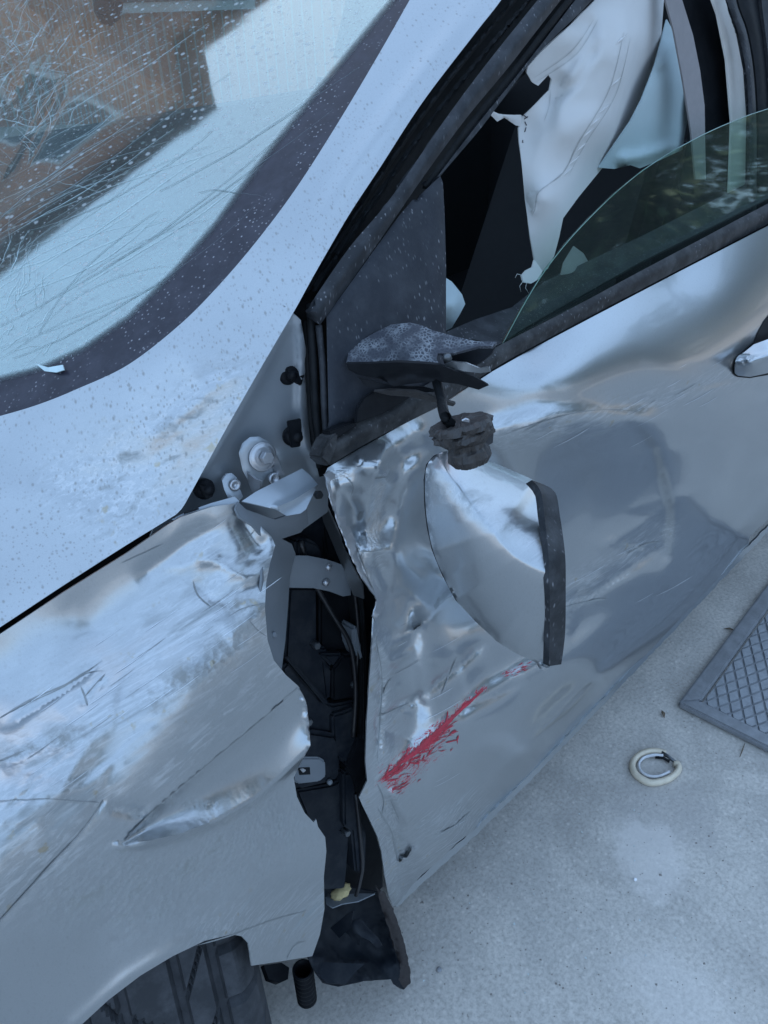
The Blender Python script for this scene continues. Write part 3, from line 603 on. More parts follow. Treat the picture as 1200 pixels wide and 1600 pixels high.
# the folded-over tab on top of the tear
tabm = panel('torn_tab', PRIMER, [(378, 783), (400, 768), (440, 748), (472, 732), (484, 742), (497, 757), (488, 775), (478, 796), (470, 802), (448, 806), (430, 796), (408, 790)], IW,
      [(378, 783, .030), (440, 748, .022), (472, 732, .020), (497, 757, .034), (478, 796, .046), (448, 806, .044), (408, 790, .038), (440, 775, .036)], wing, 5, .0016,
      creases=[dict(p=[(432, 792), (460, 780), (496, 757)], h=.006, w=5, t=0)], attrs=dict(bare=lambda p: .4 * glow([[(432, 792), (496, 757)]], 6)(p)))
panel('wing_top_flange', PRIMER, [(268, 812), (290, 800), (330, 786), (366, 776), (374, 783), (372, 795), (330, 800), (284, 816)], FB, [(268, 812, 'y', .116), (366, 776, 'y', .106), (330, 800, 'y', .107), (284, 816, 'y', .112)], wing, 6, .0015)
block('flange_slot', [(288, 800), (310, 793), (311, 796), (289, 803)], (aty((300, 798), .1095)[0], FB[1]), -.001, .0012, BLACK, wing, 0)
# bumper edge seam behind + bonnet seam filler
panel('seam_channel', BLACK, [(-220, 1085), (0, 955), (100, 890), (200, 825), (290, 770), (330, 780), (300, 850), (200, 900), (100, 965), (0, 1040), (-220, 1190)], PP, [(-220, 1130, 'y', .20), (0, 990, 'y', .195), (200, 860, 'y', .19), (320, 790, 'y', .185)], CAR, 14, .001)

# ---- black plastics inside the gap (hinge pillar)
HP = (aty((520, 1000), .12)[0], nrm((-.10, -.97, .20)))
hp = panel('hinge_pillar', LINER, [(395, 770), (520, 730), (545, 800), (580, 900), (600, 1000), (590, 1200), (596, 1300), (598, 1385), (560, 1430), (470, 1420), (430, 1300), (420, 1150), (390, 1050), (380, 900)], HP,
      [(395, 780, 'y', .16), (530, 780, 'y', .15), (400, 1000, 'y', .15), (600, 1000, 'y', .14), (420, 1250, 'y', .13), (600, 1250, 'y', .12), (500, 1430, 'y', .11), (600, 1400, 'y', .10)], CAR, 12, .002)
def hblk(name, q, h0, h1, m=LINER, par=None, bev=.003): return block(name, q, HP, h0, h1, m, par if par is not None else hp, bev)
hblk('hinge_block', [(462, 844), (480, 842), (498, 850), (508, 878), (500, 890), (462, 890)], -.01, .022)
hblk('hinge_block', [(500, 800), (520, 800), (545, 880), (540, 890), (512, 886)], -.03, -.005, BLACK)
hblk('liner_block', [(452, 918), (496, 918), (496, 1010), (512, 1012), (512, 1098), (470, 1060), (446, 1030)], -.02, .010)
hblk('liner_block', [(500, 1022), (538, 1022), (520, 1044)], -.01, .016)
hblk('liner_block', [(500, 1026), (520, 1046), (518, 1092), (508, 1094)], -.01, .012)
hblk('liner_block', [(520, 1046), (538, 1024), (556, 1022), (562, 1090), (520, 1096)], -.01, .016, BLACK)
hblk('liner_block', [(500, 900), (540, 910), (558, 960), (556, 1018), (500, 1018)], -.025, .0, BLACK)
hblk('liner_panel', [(440, 1046), (452, 1034), (472, 1062), (500, 1092), (520, 1102), (560, 1094), (562, 1140), (480, 1150), (455, 1090)], -.01, .014)
hblk('liner_ridge', [(445, 1026), (455, 1030), (515, 1098), (510, 1104)], .0, .022)
hblk('liner_block', [(520, 1118), (540, 1112), (556, 1104), (560, 1185), (540, 1195), (522, 1180)], -.01, .022)
hblk('clip_housing', [(470, 1146), (486, 1142), (526, 1148), (532, 1160), (534, 1210), (526, 1222), (470, 1236), (456, 1232), (458, 1180)], -.01, .024, bev=.005)
sp_ = hblk('clip_plate', [(458, 1190), (464, 1184), (500, 1184), (509, 1190), (510, 1214), (500, 1222), (466, 1226), (458, 1220)], .02, .028, GREYP, bev=.002)
hblk('clip_slot', [(466, 1200), (484, 1199), (485, 1210), (468, 1211)], .02, .0288, BLACK, sp_, 0)
hblk('clip_pin', [(469, 1202), (474, 1201), (479, 1204), (474, 1208)], .02, .0305, METAL, sp_, .0006)
lathe('clip_rivet', [(.0034, .026), (.0032, .030), (.0018, .031)], hit((495, 1204), *HP)[0], HP[1], GREYP, sp_, 14)
hblk('liner_panel', [(462, 1236), (520, 1226), (540, 1215), (545, 1290), (536, 1296), (548, 1300), (540, 1390), (500, 1392), (500, 1310), (480, 1280)], -.01, .012)
hblk('liner_block', [(537, 1208), (552, 1206), (566, 1290), (574, 1300), (572, 1360), (556, 1366), (550, 1300), (538, 1292)], -.01, .022)
hblk('liner_block', [(540, 1200), (560, 1150), (572, 1150), (572, 1215), (560, 1235), (548, 1212)], -.01, .026, BLACK)
hblk('door_seal', [(560, 900), (568, 905), (572, 960), (576, 1010), (574, 1080), (572, 1160), (566, 1160), (567, 1060), (568, 980)], .0, .03, RUBBER)
hblk('seal_lip', [(552, 982), (560, 978), (566, 1010), (570, 1030), (562, 1032), (553, 1010)], .0, .028, GREYP)
WIRE = simple('wire_sleeve', (.012, .012, .014), .4, 0, .2)
for q, r_ in [([(470, 846), (486, 900), (520, 960), (548, 1010), (556, 1080), (552, 1150)], .0030), ([(548, 890), (556, 940), (560, 1000), (556, 1060)], .0022), ([(556, 1240), (562, 1300), (566, 1360), (556, 1400)], .0026)]:
    tube('wire', [hit(p, np.array(HP[0]) + HP[1] * .024, HP[1])[0] for p in smooth_line(q, 14)], r_, WIRE, hp, 8)
for q in ((540, 1060), (482, 1000), (530, 1290), (470, 1118)): lathe('bolt_head', [(.0045, .008), (.0048, .018), (.004, .020)], hit(q, *HP)[0], HP[1], DARKMETAL, hp, 6, smooth=False)
# riveted strap
stp = panel('riveted_strap', GREYP, [(454, 868), (480, 868), (510, 874), (534, 882), (542, 900), (548, 920), (548, 930), (536, 932), (515, 924), (490, 919), (450, 918), (450, 890)], HP, [(454, 868, .030), (450, 918, .030), (500, 890, .036), (540, 895, .030), (545, 930, .026)], CAR, 6, .0025, bevel=.001)
for q in ((513, 886), (509, 910)): lathe('rivet', [(.0044, -.001), (.0042, .0012), (.003, .003), (.0012, .0036)], hit(q, np.array(HP[0]) + HP[1] * .035, HP[1])[0], HP[1], METAL, stp, 14)
# pale blade of sheet standing beside the door edge
panel('hinge_blade', PAINT_CLEAN, [(502, 795), (510, 790), (528, 830), (548, 880), (566, 915), (568, 936), (552, 930), (540, 900), (520, 850), (505, 815)], HP, [(502, 797, .0), (511, 791, .014), (566, 918, .052), (552, 930, .034), (520, 850, .010), (548, 880, .044)], CAR, 6, .0015,
      creases=[dict(p=[(505, 800), (530, 860), (555, 930)], h=.003, w=6, k='step', r=20)])

# ---- front door
DB = ((0, .02, .7), (0, -1, 0))
D_TOP = [(508, 740), (512, 731), (520, 726), (560, 702), (602, 679), (640, 658), (687, 635), (770, 580), (830, 546), (930, 493), (1060, 425), (1200, 353), (1420, 245)]
D_OUT = D_TOP + [(1440, 560), (1330, 690), (1200, 812), (1172, 838), (1168, 856), (1090, 938), (960, 1076), (850, 1190), (770, 1270), (745, 1294), (715, 1316), (690, 1342), (660, 1366), (640, 1388), (628, 1408), (614, 1417), (606, 1395), (601, 1368), (596, 1330), (590, 1308), (578, 1282), (566, 1258), (561, 1246), (566, 1236), (574, 1220), (571, 1190), (573, 1130), (577, 1060), (582, 1000), (584, 965), (594, 955), (590, 935), (566, 902), (548, 862), (532, 822), (518, 780)]
dc = [(512, 731, 'y', .070), (602, 679, 'y', .066), (687, 635, 'y', .064), (830, 546, 'y', .063), (1060, 425, 'y', .066), (1420, 245, 'y', .075),
      (850, 590, 'y', .030), (1000, 540, 'y', .022), (1150, 470, 'y', .022), (1400, 350, 'y', .026),
      (900, 640, 'y', .010), (1060, 590, 'y', .000), (1190, 540, 'y', .000), (1400, 430, 'y', .002),
      (540, 790, 'y', .050), (555, 740, 'y', .048), (600, 740, 'y', .028), (560, 850, 'y', .055), (600, 860, 'y', .040), (590, 950, 'y', .050),
      (658, 800, 'y', .145), (670, 900, 'y', .140), (640, 720, 'y', .060), (700, 720, 'y', .092), (760, 680, 'y', .050),
      (800, 780, 'y', .070), (900, 760, 'y', .055), (1000, 760, 'y', .034), (860, 900, 'y', .058), (1000, 860, 'y', .034), (1100, 760, 'y', .018), (1180, 700, 'y', .014), (1400, 540, 'y', .012),
      (640, 1000, 'y', .055), (720, 1000, 'y', .058), (590, 1090, 'y', .040), (650, 1100, 'y', .045), (760, 1060, 'y', .040), (900, 1000, 'y', .030), (1040, 900, 'y', .022),
      (590, 1210, 'y', .024), (700, 1150, 'y', .020), (620, 1260, 'y', .022), (720, 1220, 'y', .022), (850, 1100, 'y', .026), (1000, 980, 'y', .030), (1150, 830, 'y', .034),
      (606, 1395, 'y', .045), (640, 1388, 'y', .055), (745, 1294, 'y', .060), (850, 1190, 'y', .064), (960, 1076, 'y', .066), (1168, 856, 'y', .066), (720, 1300, 'y', .034), (836, 1180, 'y', .036), (945, 1066, 'y', .038), (640, 1330, 'y', .03), (1330, 690, 'y', .05)]
F1 = Facets((480, 700, 720, 1000), 30, 51, 1.6, 65); F2 = Facets((540, 900, 740, 1450), 44, 61, 1.5, 70); F3 = Facets((680, 600, 1180, 1050), 85, 72, 1.5, -35); F4 = Facets((740, 560, 1240, 760), 40, 81, 2.4, -24)
def door_extra(p):
    m = glow([([(545, 760), (560, 830), (590, 930)], 32), ([(600, 740), (590, 880)], 24)], 30)(p)
    m2 = glow([([(655, 770), (665, 940)], 38), ([(600, 960), (640, 1040), (620, 1150)], 70), ([(590, 1260), (620, 1370)], 45)], 60)(p)
    m3 = glow([([(800, 730), (1000, 740)], 130), ([(720, 950), (950, 900)], 90)], 90)(p)
    m4 = glow([([(950, 650), (1180, 600)], 40), ([(760, 680), (940, 660)], 35)], 40)(p)
    return .0042 * m * F1(p) + .0075 * m2 * F2(p) + .0055 * m3 * F3(p) + .0020 * m4 * F4(p) + .0012 * m2 * ridged(p, 60, 30, 70, 61)
door_red = lambda p: np.clip(np.maximum.reduce([.62 * glow([([(604, 1216), (640, 1182), (690, 1135)], 17)], 1)(p), .45 * glow([([(615, 1228), (660, 1195), (685, 1160)], 17)], 1)(p), .40 * glow([([(608, 1236), (622, 1232)], 10)], 1)(p), .62 * glow([([(690, 1135), (720, 1105), (757, 1075)], 7)], 1)(p), .40 * glow([([(785, 1055), (828, 1040)], 6)], 1)(p)]), 0, 1)
door_bare = glow([([(556, 870), (575, 910), (588, 950)], 9), ([(520, 745), (540, 740)], 6), ([(596, 760), (588, 800), (584, 850)], 9)], 10)
door_wear = glow([([(600, 740), (588, 800), (590, 880)], 14), ([(590, 1000), (600, 1200)], 22), ([(590, 1260), (615, 1390)], 34), ([(640, 1360), (760, 1265)], 16), ([(780, 680), (950, 650)], 24), ([(980, 640), (1180, 575)], 18), ([(870, 940), (1040, 830)], 22), ([(660, 1290), (740, 1250)], 20)], 30)
door_mud = glow([([(605, 1270), (620, 1330), (612, 1400)], 16), ([(680, 1300), (735, 1270)], 8), ([(590, 1150), (592, 1230)], 6), ([(860, 960), (930, 930)], 8)], 10)
door = panel('front_door', PAINT_CLEAN, D_OUT, DB, dc, CAR, 5, .0016, jag=0,
      creases=[dict(p=[(700, 700), (760, 665), (840, 645), (940, 638), (1060, 642)], h=.006, w=13, k='step', r=70), dict(p=[(980, 645), (1025, 700), (1048, 790), (1045, 870), (1020, 910)], h=-.006, w=9, k='step', r=60),
               dict(p=[(672, 690), (637, 730), (617, 780), (608, 850), (608, 930)], h=-.022, w=15, k='step', r=52), dict(p=[(606, 690), (586, 740), (573, 800), (574, 850), (585, 905)], h=.007, w=11), dict(p=[(548, 755), (552, 800), (562, 850)], h=-.010, w=16, k='gauss'),
               dict(p=[(553, 850), (580, 862), (604, 858)], h=.005, w=9),
               dict(p=[(545, 830), (560, 860), (590, 940)], h=.006, w=6), dict(p=[(545, 740), (640, 690), (680, 665)], h=.006, w=16, k='gauss'),
               dict(p=[(775, 905), (700, 935), (660, 975), (605, 1010)], h=.009, w=14), dict(p=[(640, 920), (652, 985), (650, 1040), (662, 1100), (655, 1160)], h=-.008, w=12, k='step', r=45),
               dict(p=[(760, 1000), (720, 1040), (680, 1070), (660, 1090)], h=-.008, w=12), dict(p=[(590, 1000), (597, 1060), (592, 1130), (590, 1190)], h=-.005, w=4),
               dict(p=[(600, 1118), (640, 1100), (662, 1080)], h=-.005, w=6), dict(p=[(600, 1040), (650, 1015)], h=.005, w=8),
               dict(p=[(580, 1225), (690, 1130), (760, 1072), (860, 1020), (1000, 930)], h=.005, w=14, k='step', r=50),
               dict(p=[(700, 1120), (790, 1080), (820, 1060)], h=-.004, w=12), dict(p=[(1200, 770), (1100, 880), (960, 1025), (850, 1130), (740, 1230), (650, 1320)], h=-.004, w=9, k='step', r=40, t=0),
               dict(p=[(595, 1240), (620, 1290), (625, 1350)], h=-.007, w=9), dict(p=[(610, 1230), (640, 1290)], h=.006, w=9), dict(p=[(660, 1320), (740, 1260)], h=-.005, w=8),
               dict(p=[(870, 945), (930, 925), (1040, 850)], h=-.005, w=10), dict(p=[(840, 960), (900, 985)], h=.005, w=14), dict(p=[(930, 860), (1000, 820), (1090, 760)], h=.004, w=14)],
      attrs=dict(red=door_red, bare=door_bare, wear=door_wear, mud=door_mud), extra=door_extra)
strips('tear_marks', 'front_door', [([(588, 1000), (597, 1060), (594, 1120), (590, 1190)], 3.5), ([(590, 1118), (600, 1116), (640, 1098)], 3), ([(600, 1085), (606, 1068), (612, 1060)], 5), ([(690, 1085), (708, 1040), (714, 1026)], 2.5), ([(548, 832), (560, 856), (578, 862), (604, 856)], 5), ([(556, 850), (566, 880), (588, 930)], 2.5), ([(590, 1262), (612, 1300), (622, 1345)], 4), ([(610, 1250), (624, 1282)], 3),
   ([(688, 1302), (712, 1290), (735, 1268)], 5), ([(590, 1225), (600, 1250), (596, 1280)], 3), ([(780, 682), (830, 665), (900, 645), (960, 640), (1010, 645)], 2), ([(980, 865), (1010, 850), (1030, 846)], 4), ([(885, 948), (920, 940), (950, 935)], 6), ([(540, 745), (552, 760), (548, 775)], 3), ([(585, 748), (605, 745)], 3)], SCR, door)
_sl = []
for i in range(46):
    x, y = random.choice([(random.uniform(780, 1000), random.uniform(640, 700)), (random.uniform(980, 1180), random.uniform(560, 640)), (random.uniform(600, 760), random.uniform(1180, 1330)), (random.uniform(580, 680), random.uniform(960, 1180)), (random.uniform(860, 1100), random.uniform(820, 980))]); l = random.uniform(12, 60); _sl.append(([(x, y), (x + l * .5, y - l * .25), (x + l, y - l * .55)], random.uniform(.7, 1.8)))
strips('scratch_marks', 'front_door', _sl[:6], SCR, door); strips('scratch_marks', 'front_door', _sl[23:], SCRL, door)
REDM = simple('red_paint_mark', (.36, .022, .04), .5, 0, .5, 90)
_rl = [([(590, 1222), (640, 1182), (690, 1136), (722, 1106), (762, 1072)], 6), ([(630, 1192), (690, 1140), (716, 1112)], 9), ([(660, 1172), (690, 1142)], 13), ([(700, 1128), (756, 1077)], 7)]
for i in range(130):
    t_ = random.random() ** .8; x, y = 596 + 100 * t_, 1214 - 84 * t_; o_ = abs(random.gauss(0, 13)) * (1 if t_ < .8 else 1.2); x += o_ * .55; y += o_ * .72; l = random.uniform(5, 24); a_ = R_(random.gauss(-42, 22))
    _rl.append(([(x, y), (x + l * .5 * math.cos(a_) + random.uniform(-2, 2), y + l * .5 * math.sin(a_) + random.uniform(-2, 2)), (x + l * math.cos(a_), y + l * math.sin(a_))], random.uniform(1.2, 4.0)))
for i in range(34):
    t_ = random.random(); x, y = 786 + 42 * t_, 1058 - 20 * t_ + random.gauss(0, 3.5); l = random.uniform(3, 10); _rl.append(([(x, y), (x + l * .5, y - l * .2), (x + l, y - l * .45)], random.uniform(1.2, 3)))
for i in range(16):
    x, y = random.uniform(604, 626), random.uniform(1222, 1242); l = random.uniform(6, 16); _rl.append(([(x, y), (x + l * .5, y - l * .2), (x + l, y - l * .6)], random.uniform(1.2, 2.6)))
strips('red_paint_marks', 'front_door', _rl, REDM, door, .0005)
panel('door_light_block', BLACK, [(520, 735), (700, 640), (1400, 270), (1420, 560), (1160, 850), (850, 1180), (640, 1380), (615, 1400), (575, 1230), (590, 960), (540, 830)], DB, [(520, 735, -.22), (1400, 300, -.20), (640, 1380, -.12), (1160, 850, -.12)], door, 30, .002)  # black sheet added behind the door skin to block light
panel('hem_strip', PAINT_CLEAN, [(616, 1412), (640, 1386), (690, 1340), (745, 1292), (850, 1188), (960, 1074), (1090, 936), (1168, 854), (1330, 690), (1334, 695), (1172, 860), (1094, 942), (962, 1081), (852, 1196), (748, 1301), (694, 1350), (643, 1396), (620, 1419)], DB, [(616, 1412, 's', 'front_door', -.004), (850, 1188, -.034), (1168, 854, -.036), (1330, 690, -.036), (748, 1301, -.034), (643, 1396, -.036)], door, 5, .004, jag=1.2)
# handle
DH = ((0, -.006, .7), (0, -1, 0)); D_ = 's', 'front_door'
panel('handle_recess_shade', BLACK, [(1176, 539), (1184, 520), (1194, 502), (1212, 480), (1260, 452), (1320, 450), (1340, 490), (1240, 522)], DH, [(1176, 539, *D_, .0012), (1212, 480, *D_, .0012), (1260, 452, *D_, .0012), (1340, 490, *D_, .0012), (1240, 522, *D_, .0012)], door, 6, .0005)  # flat black sheet on the skin paints the shade of the recess
panel('handle_gasket', RUBBER, [(1146, 573), (1150, 561), (1176, 536), (1260, 508), (1340, 470), (1340, 510), (1250, 561), (1200, 586), (1171, 591), (1152, 589), (1146, 583)], DH, [(1144, 574, *D_, .0016), (1174, 534, *D_, .0016), (1340, 490, *D_, .0016), (1250, 560, *D_, .0016), (1168, 594, *D_, .0016)], door, 6, .0008)
dh = panel('door_handle', PAINT_CLEAN, [(1148, 573), (1152, 562), (1162, 551), (1178, 538), (1230, 519), (1330, 472), (1335, 500), (1250, 558), (1200, 583), (1172, 589), (1153, 587), (1148, 583)], DH,
      [(1148, 578, *D_, .004), (1162, 551, *D_, .008), (1178, 538, *D_, .010), (1172, 589, *D_, .008), (1172, 566, *D_, .022), (1210, 552, *D_, .032), (1230, 519, *D_, .014), (1200, 583, *D_, .016), (1250, 558, *D_, .020), (1260, 530, *D_, .036), (1330, 486, *D_, .036)], door, 3.5, .004,
      creases=[dict(p=[(1150, 571), (1175, 566), (1205, 556), (1330, 495)], h=.006, w=7, k='gauss', t=0)])

FL = Facets((490, 720, 620, 980), 13, 15, 1.3, 60)
panel('torn_lip', METAL, [(507, 742), (514, 735), (524, 741), (522, 756), (534, 792), (547, 824), (560, 856), (576, 888), (590, 918), (598, 940), (594, 958), (586, 970), (583, 962), (590, 938), (566, 903), (547, 863), (531, 823), (517, 781)], DB,
      [(507, 742, 's', 'front_door', .002), (524, 741, 's', 'front_door', .001), (547, 824, 's', 'front_door', .001), (531, 823, 's', 'front_door', .006), (566, 903, 's', 'front_door', .007), (590, 918, 's', 'front_door', .001), (594, 958, 's', 'front_door', .004), (586, 970, 's', 'front_door', .003)], door, 4, .0012, jag=1.0, extra=lambda p: .0040 * FL(p) * np.clip((p[:, 1] - 740) / 140, .3, 1))
# ---- upper door: frame, seals, belt strip, sail panel, glass
APE = [(c[0] - 26, c[1] - 16) for c in PE[:10]]
panel('aperture_seal', RUBBER, APE + [(470, 520), (478, 600), (486, 690), (500, 745), (520, 740), (520, 600), (520, 500), (600, 400), (700, 260), (790, 150), (870, 60), (960, -40), (1010, -140)], SG, [(850, -120, -.045), (640, 160, -.045), (440, 470, -.035), (480, 600, -.05), (500, 740, -.06), (520, 600, -.06), (790, 150, -.05), (1000, -140, -.05)], CAR, 14, .001)
def band(name, mat, L, Rr, h, bulge, thick=.012, par=None, sp=9):
    L, Rr = smooth_line(L, sp), smooth_line(Rr, sp); k = min(len(L), len(Rr)); mid = [(L[int(i * (len(L) - 1) / 9)] + Rr[int(i * (len(Rr) - 1) / 9)]) / 2 for i in range(10)]
    w = np.mean([np.linalg.norm(L[int(i * (len(L) - 1) / 9)] - Rr[int(i * (len(Rr) - 1) / 9)]) for i in range(10)])
    return panel(name, mat, list(L) + list(Rr[::-1]), SG, [(L[0][0], L[0][1], h), (L[-1][0], L[-1][1], h), (Rr[len(Rr) // 2][0], Rr[len(Rr) // 2][1], h)], par or door, max(3.5, min(sp, w / 4)), thick, creases=[dict(p=mid, h=bulge, w=w * .42, k='gauss', t=0)])
band('seal_bead', RUBBER, [(905, -100), (824, 0), (755, 82), (684, 170), (601, 286), (525, 396), (488, 455)], [(912, -100), (831, 0), (762, 84), (691, 172), (607, 289), (531, 399), (494, 458)], -.022, .004, .006)
band('seal_bead', RUBBER, [(880, -105), (800, 0), (735, 75), (665, 165), (590, 275), (520, 385), (476, 455)], [(890, -105), (808, 0), (743, 78), (673, 168), (598, 278), (527, 388), (482, 458)], -.032, .004, .006)
band('window_frame', FRAME, [(920, -100), (840, 0), (760, 100), (693, 190), (610, 310), (545, 388), (491, 466)], [(945, -85), (862, 18), (793, 107), (727, 187), (657, 283), (585, 388), (500, 508)], -.008, .010, .016)
band('run_channel', RUBBER, [(950, -85), (866, 22), (797, 112), (731, 193), (662, 289)], [(958, -80), (874, 28), (805, 118), (739, 199), (668, 296)], -.022, .002, .006)
band('inner_frame', FRAME, [(960, -80), (876, 30), (807, 119), (741, 201), (668, 296)], [(1005, -100), (925, 0), (858, 66), (821, 108), (776, 168), (745, 208), (690, 272)], -.026, .007, .012)
# vertical seals beside the sail panel
for q, r_, m_, h_ in [([(484, 474), (489, 560), (493, 640), (503, 724)], .0035, RUBBER, -.022), ([(498, 508), (504, 570), (507, 640), (511, 694)], .0032, FRAME, -.014), ([(476, 500), (482, 580), (487, 660), (499, 730)], .003, RUBBER, -.035)]:
    tube('pillar_seal', [sgp(x, y, h_) for x, y in smooth_line(q, 12)], r_, m_, door, 10)
sail = panel('sail_panel', SAIL, [(510, 494), (545, 446), (585, 390), (625, 335), (645, 312), (652, 312), (655, 306), (672, 290), (688, 275), (692, 285), (695, 340), (697, 420), (697, 520), (694, 580), (660, 606), (610, 634), (560, 660), (514, 672), (512, 590)], SG,
      [(510, 494, -.004), (688, 280, -.012), (697, 480, -.002), (514, 670, .0), (600, 480, .004), (690, 590, .004), (600, 560, .002), (600, 640, .002)], door, 8, .004, bevel=.003)
block('sail_notch', [(556, 662), (558, 640), (568, 622), (584, 612), (610, 606), (650, 612), (640, 622), (600, 646)], SG, .010, .0135, BLACK, door, .001)
block('sail_foot', [(514, 674), (520, 690), (560, 664), (552, 660)], SG, .0, .012, BLACK, door, .001)
BT = [(514, 685), (560, 658), (619, 627), (690, 588), (770, 545), (820, 519), (900, 478), (1000, 424), (1100, 371), (1200, 318), (1420, 205)]
BB = [(516, 727), (560, 700), (602, 677), (687, 633), (770, 577), (830, 543), (930, 490), (1060, 422), (1130, 386), (1200, 350), (1420, 240)]
band('belt_strip', BELT, BT, BB, .004, .009, .012)
block('strip_end', [(501, 716), (506, 700), (516, 682), (530, 676), (527, 700), (516, 730)], SG, -.004, .016, BELT, door, .002)
panel('door_trim', FRAME, [(694, 520), (740, 500), (800, 480), (850, 440), (1000, 370), (1200, 270), (1420, 160), (1420, 200), (1200, 310), (1000, 410), (820, 512), (777, 540), (740, 530), (696, 540)], SG, [(694, 520, -.05), (800, 480, -.07), (1200, 270, -.07), (1000, 410, -.03), (777, 540, -.02), (1420, 200, -.03)], door, 10, .003)
gl = panel('window_glass', SIDEGLASS, [(782, 545), (800, 510), (822, 470), (850, 425), (885, 380), (920, 342), (960, 303), (1005, 266), (1055, 234), (1110, 205), (1160, 184), (1200, 170), (1420, 100), (1420, 220), (1200, 330), (1000, 436), (830, 525)], SG, [(782, 545, -.020), (1200, 170, -.024), (1420, 100, -.024), (1000, 436, -.018), (1000, 300, -.016), (1250, 260, -.016)], door, 10, .0035)
GEDGE = simple('glass_edge', (.22, .32, .29), .2, 0, .15)
ge = np.array([(784, 540), (800, 510), (822, 470), (850, 425), (885, 380), (920, 342), (960, 303), (1005, 266), (1055, 234), (1110, 205), (1160, 184), (1200, 170), (1420, 100)])
tube('glass_edge', hit(smooth_line(ge, 14), np.array(SG[0]) + nrm(SG[1]) * -.021, nrm(SG[1])), .0006, GEDGE, gl, 6)

# ---- broken stub of the mirror arm on the sail panel
AT = (hit((600, 540), *map(np.array, SG))[0] + np.array([0, 0, .020]), nrm((-.22, -.12, .96)))
arm = panel('mirror_arm', ARMM, [(541, 568), (545, 548), (562, 533), (585, 520), (612, 507), (640, 504), (658, 508), (676, 516), (712, 526), (743, 533), (776, 534), (770, 541), (748, 541), (730, 546), (708, 552), (684, 552), (682, 562), (688, 571), (660, 569), (620, 567), (580, 568)], AT,
      [(541, 568, -.006), (562, 533, -.002), (612, 507, .004), (658, 508, .006), (776, 534, .004), (688, 571, -.004), (620, 567, -.004), (630, 535, .008), (580, 568, -.006)], door, 6, .003, attrs=None)
AF = (hit((620, 590), np.array(SG[0]) + nrm(SG[1]) * .05, nrm(SG[1]))[0], nrm((-.45, -.80, -.10)))
panel('arm_front', BLACK, [(541, 568), (580, 568), (620, 566), (660, 568), (688, 570), (712, 580), (740, 588), (764, 602), (748, 609), (715, 600), (680, 596), (640, 600), (615, 604), (595, 592), (560, 586), (545, 578)], AF,
      [(541, 568, -.02), (620, 566, .004), (688, 570, .008), (764, 602, .0), (640, 600, .004), (560, 586, -.015)], door, 6, .003, creases=[dict(p=[(575, 585), (600, 594), (640, 583), (690, 592)], h=-.006, w=7)])
panel('arm_shard', STUMP, [(584, 612), (610, 610), (650, 612), (690, 624), (712, 631), (708, 635), (680, 629), (640, 620), (610, 618)], AF, [(584, 612, -.01), (712, 631, .010), (650, 612, .008), (640, 620, .004)], door, 5, .0025)
panel('arm_shard', BLACK, [(560, 590), (600, 600), (640, 604), (662, 604), (690, 612), (650, 614), (600, 612), (572, 604)], AF, [(560, 590, -.02), (690, 612, -.004), (600, 612, -.012)], door, 6, .003)
panel('silver_shard', PAINT_CLEAN, [(694, 571), (705, 565), (728, 567), (750, 576), (765, 573), (766, 581), (750, 583), (725, 580)], AT, [(694, 571, -.012), (728, 567, -.008), (766, 578, -.014), (725, 580, -.016)], door, 4, .002)
panel('arm_shard', BLACK, [(690, 552), (706, 553), (730, 548), (752, 541), (776, 536), (768, 552), (750, 566), (738, 572), (728, 566), (705, 563), (694, 568)], AT, [(690, 552, -.016), (776, 536, -.006), (738, 572, -.02), (705, 563, -.02)], door, 6, .003)
tube('arm_screw', [hit((698, 556), *AT)[0], hit((700, 561), *AT)[0]], .004, DARKMETAL, door, 8)

# ---- cabin, curtain airbag and what shows through the window
folds = lambda p: .0050 * np.sin((p[:, 0] * .80 + p[:, 1] * .35) / 15 + vnoise(p[:, 0] / 60, p[:, 1] / 60, 5) * 2.2) * glow([([(900, 40), (880, 130)], 55), ([(990, 30), (960, 120)], 40)], 50)(p) + .0008 * ridged(p, 120, 34, -58, 91)
cur = panel('curtain_airbag', CLOTH, [(1000, -110), (960, -50), (930, 0), (890, 40), (845, 82), (825, 104), (823, 114), (832, 129), (841, 134), (857, 117), (862, 124), (859, 140), (842, 158), (828, 172), (816, 183), (810, 200), (811, 220), (815, 253), (820, 312), (828, 367), (835, 406), (848, 424), (856, 420), (866, 400), (874, 370), (880, 341), (904, 308), (940, 264), (964, 230), (985, 195), (1003, 158), (1020, 115), (1032, 72), (1036, 20), (1045, -110)], SG,
      [(1000, -110, -.03), (930, 0, -.035), (826, 110, -.040), (862, 130, -.055), (815, 190, -.075), (820, 312, -.075), (835, 406, -.085), (866, 400, -.085), (940, 264, -.145), (1020, 115, -.14), (985, 195, -.15), (1040, -60, -.08), (890, 210, -.040), (955, 90, -.036), (850, 310, -.050), (930, 190, -.050), (990, 60, -.055)], CAR, 5, .002,
      creases=[dict(p=[(975, 50), (950, 140), (905, 220), (880, 270), (842, 300), (836, 330)], h=.003, w=5, t=0), dict(p=[(985, 30), (962, 130), (925, 205), (895, 262)], h=-.004, w=7), dict(p=[(950, 10), (935, 90), (880, 140)], h=.004, w=14, k='gauss'), dict(p=[(925, 20), (920, 60), (880, 110)], h=-.004, w=12, k='gauss'),
               dict(p=[(940, 60), (900, 130), (850, 170)], h=-.006, w=8, k='gauss'), dict(p=[(1000, 40), (960, 130), (905, 250), (870, 330)], h=.006, w=22, k='gauss')], extra=folds)
SEAM = simple('seam_thread', (.40, .40, .39), .9)
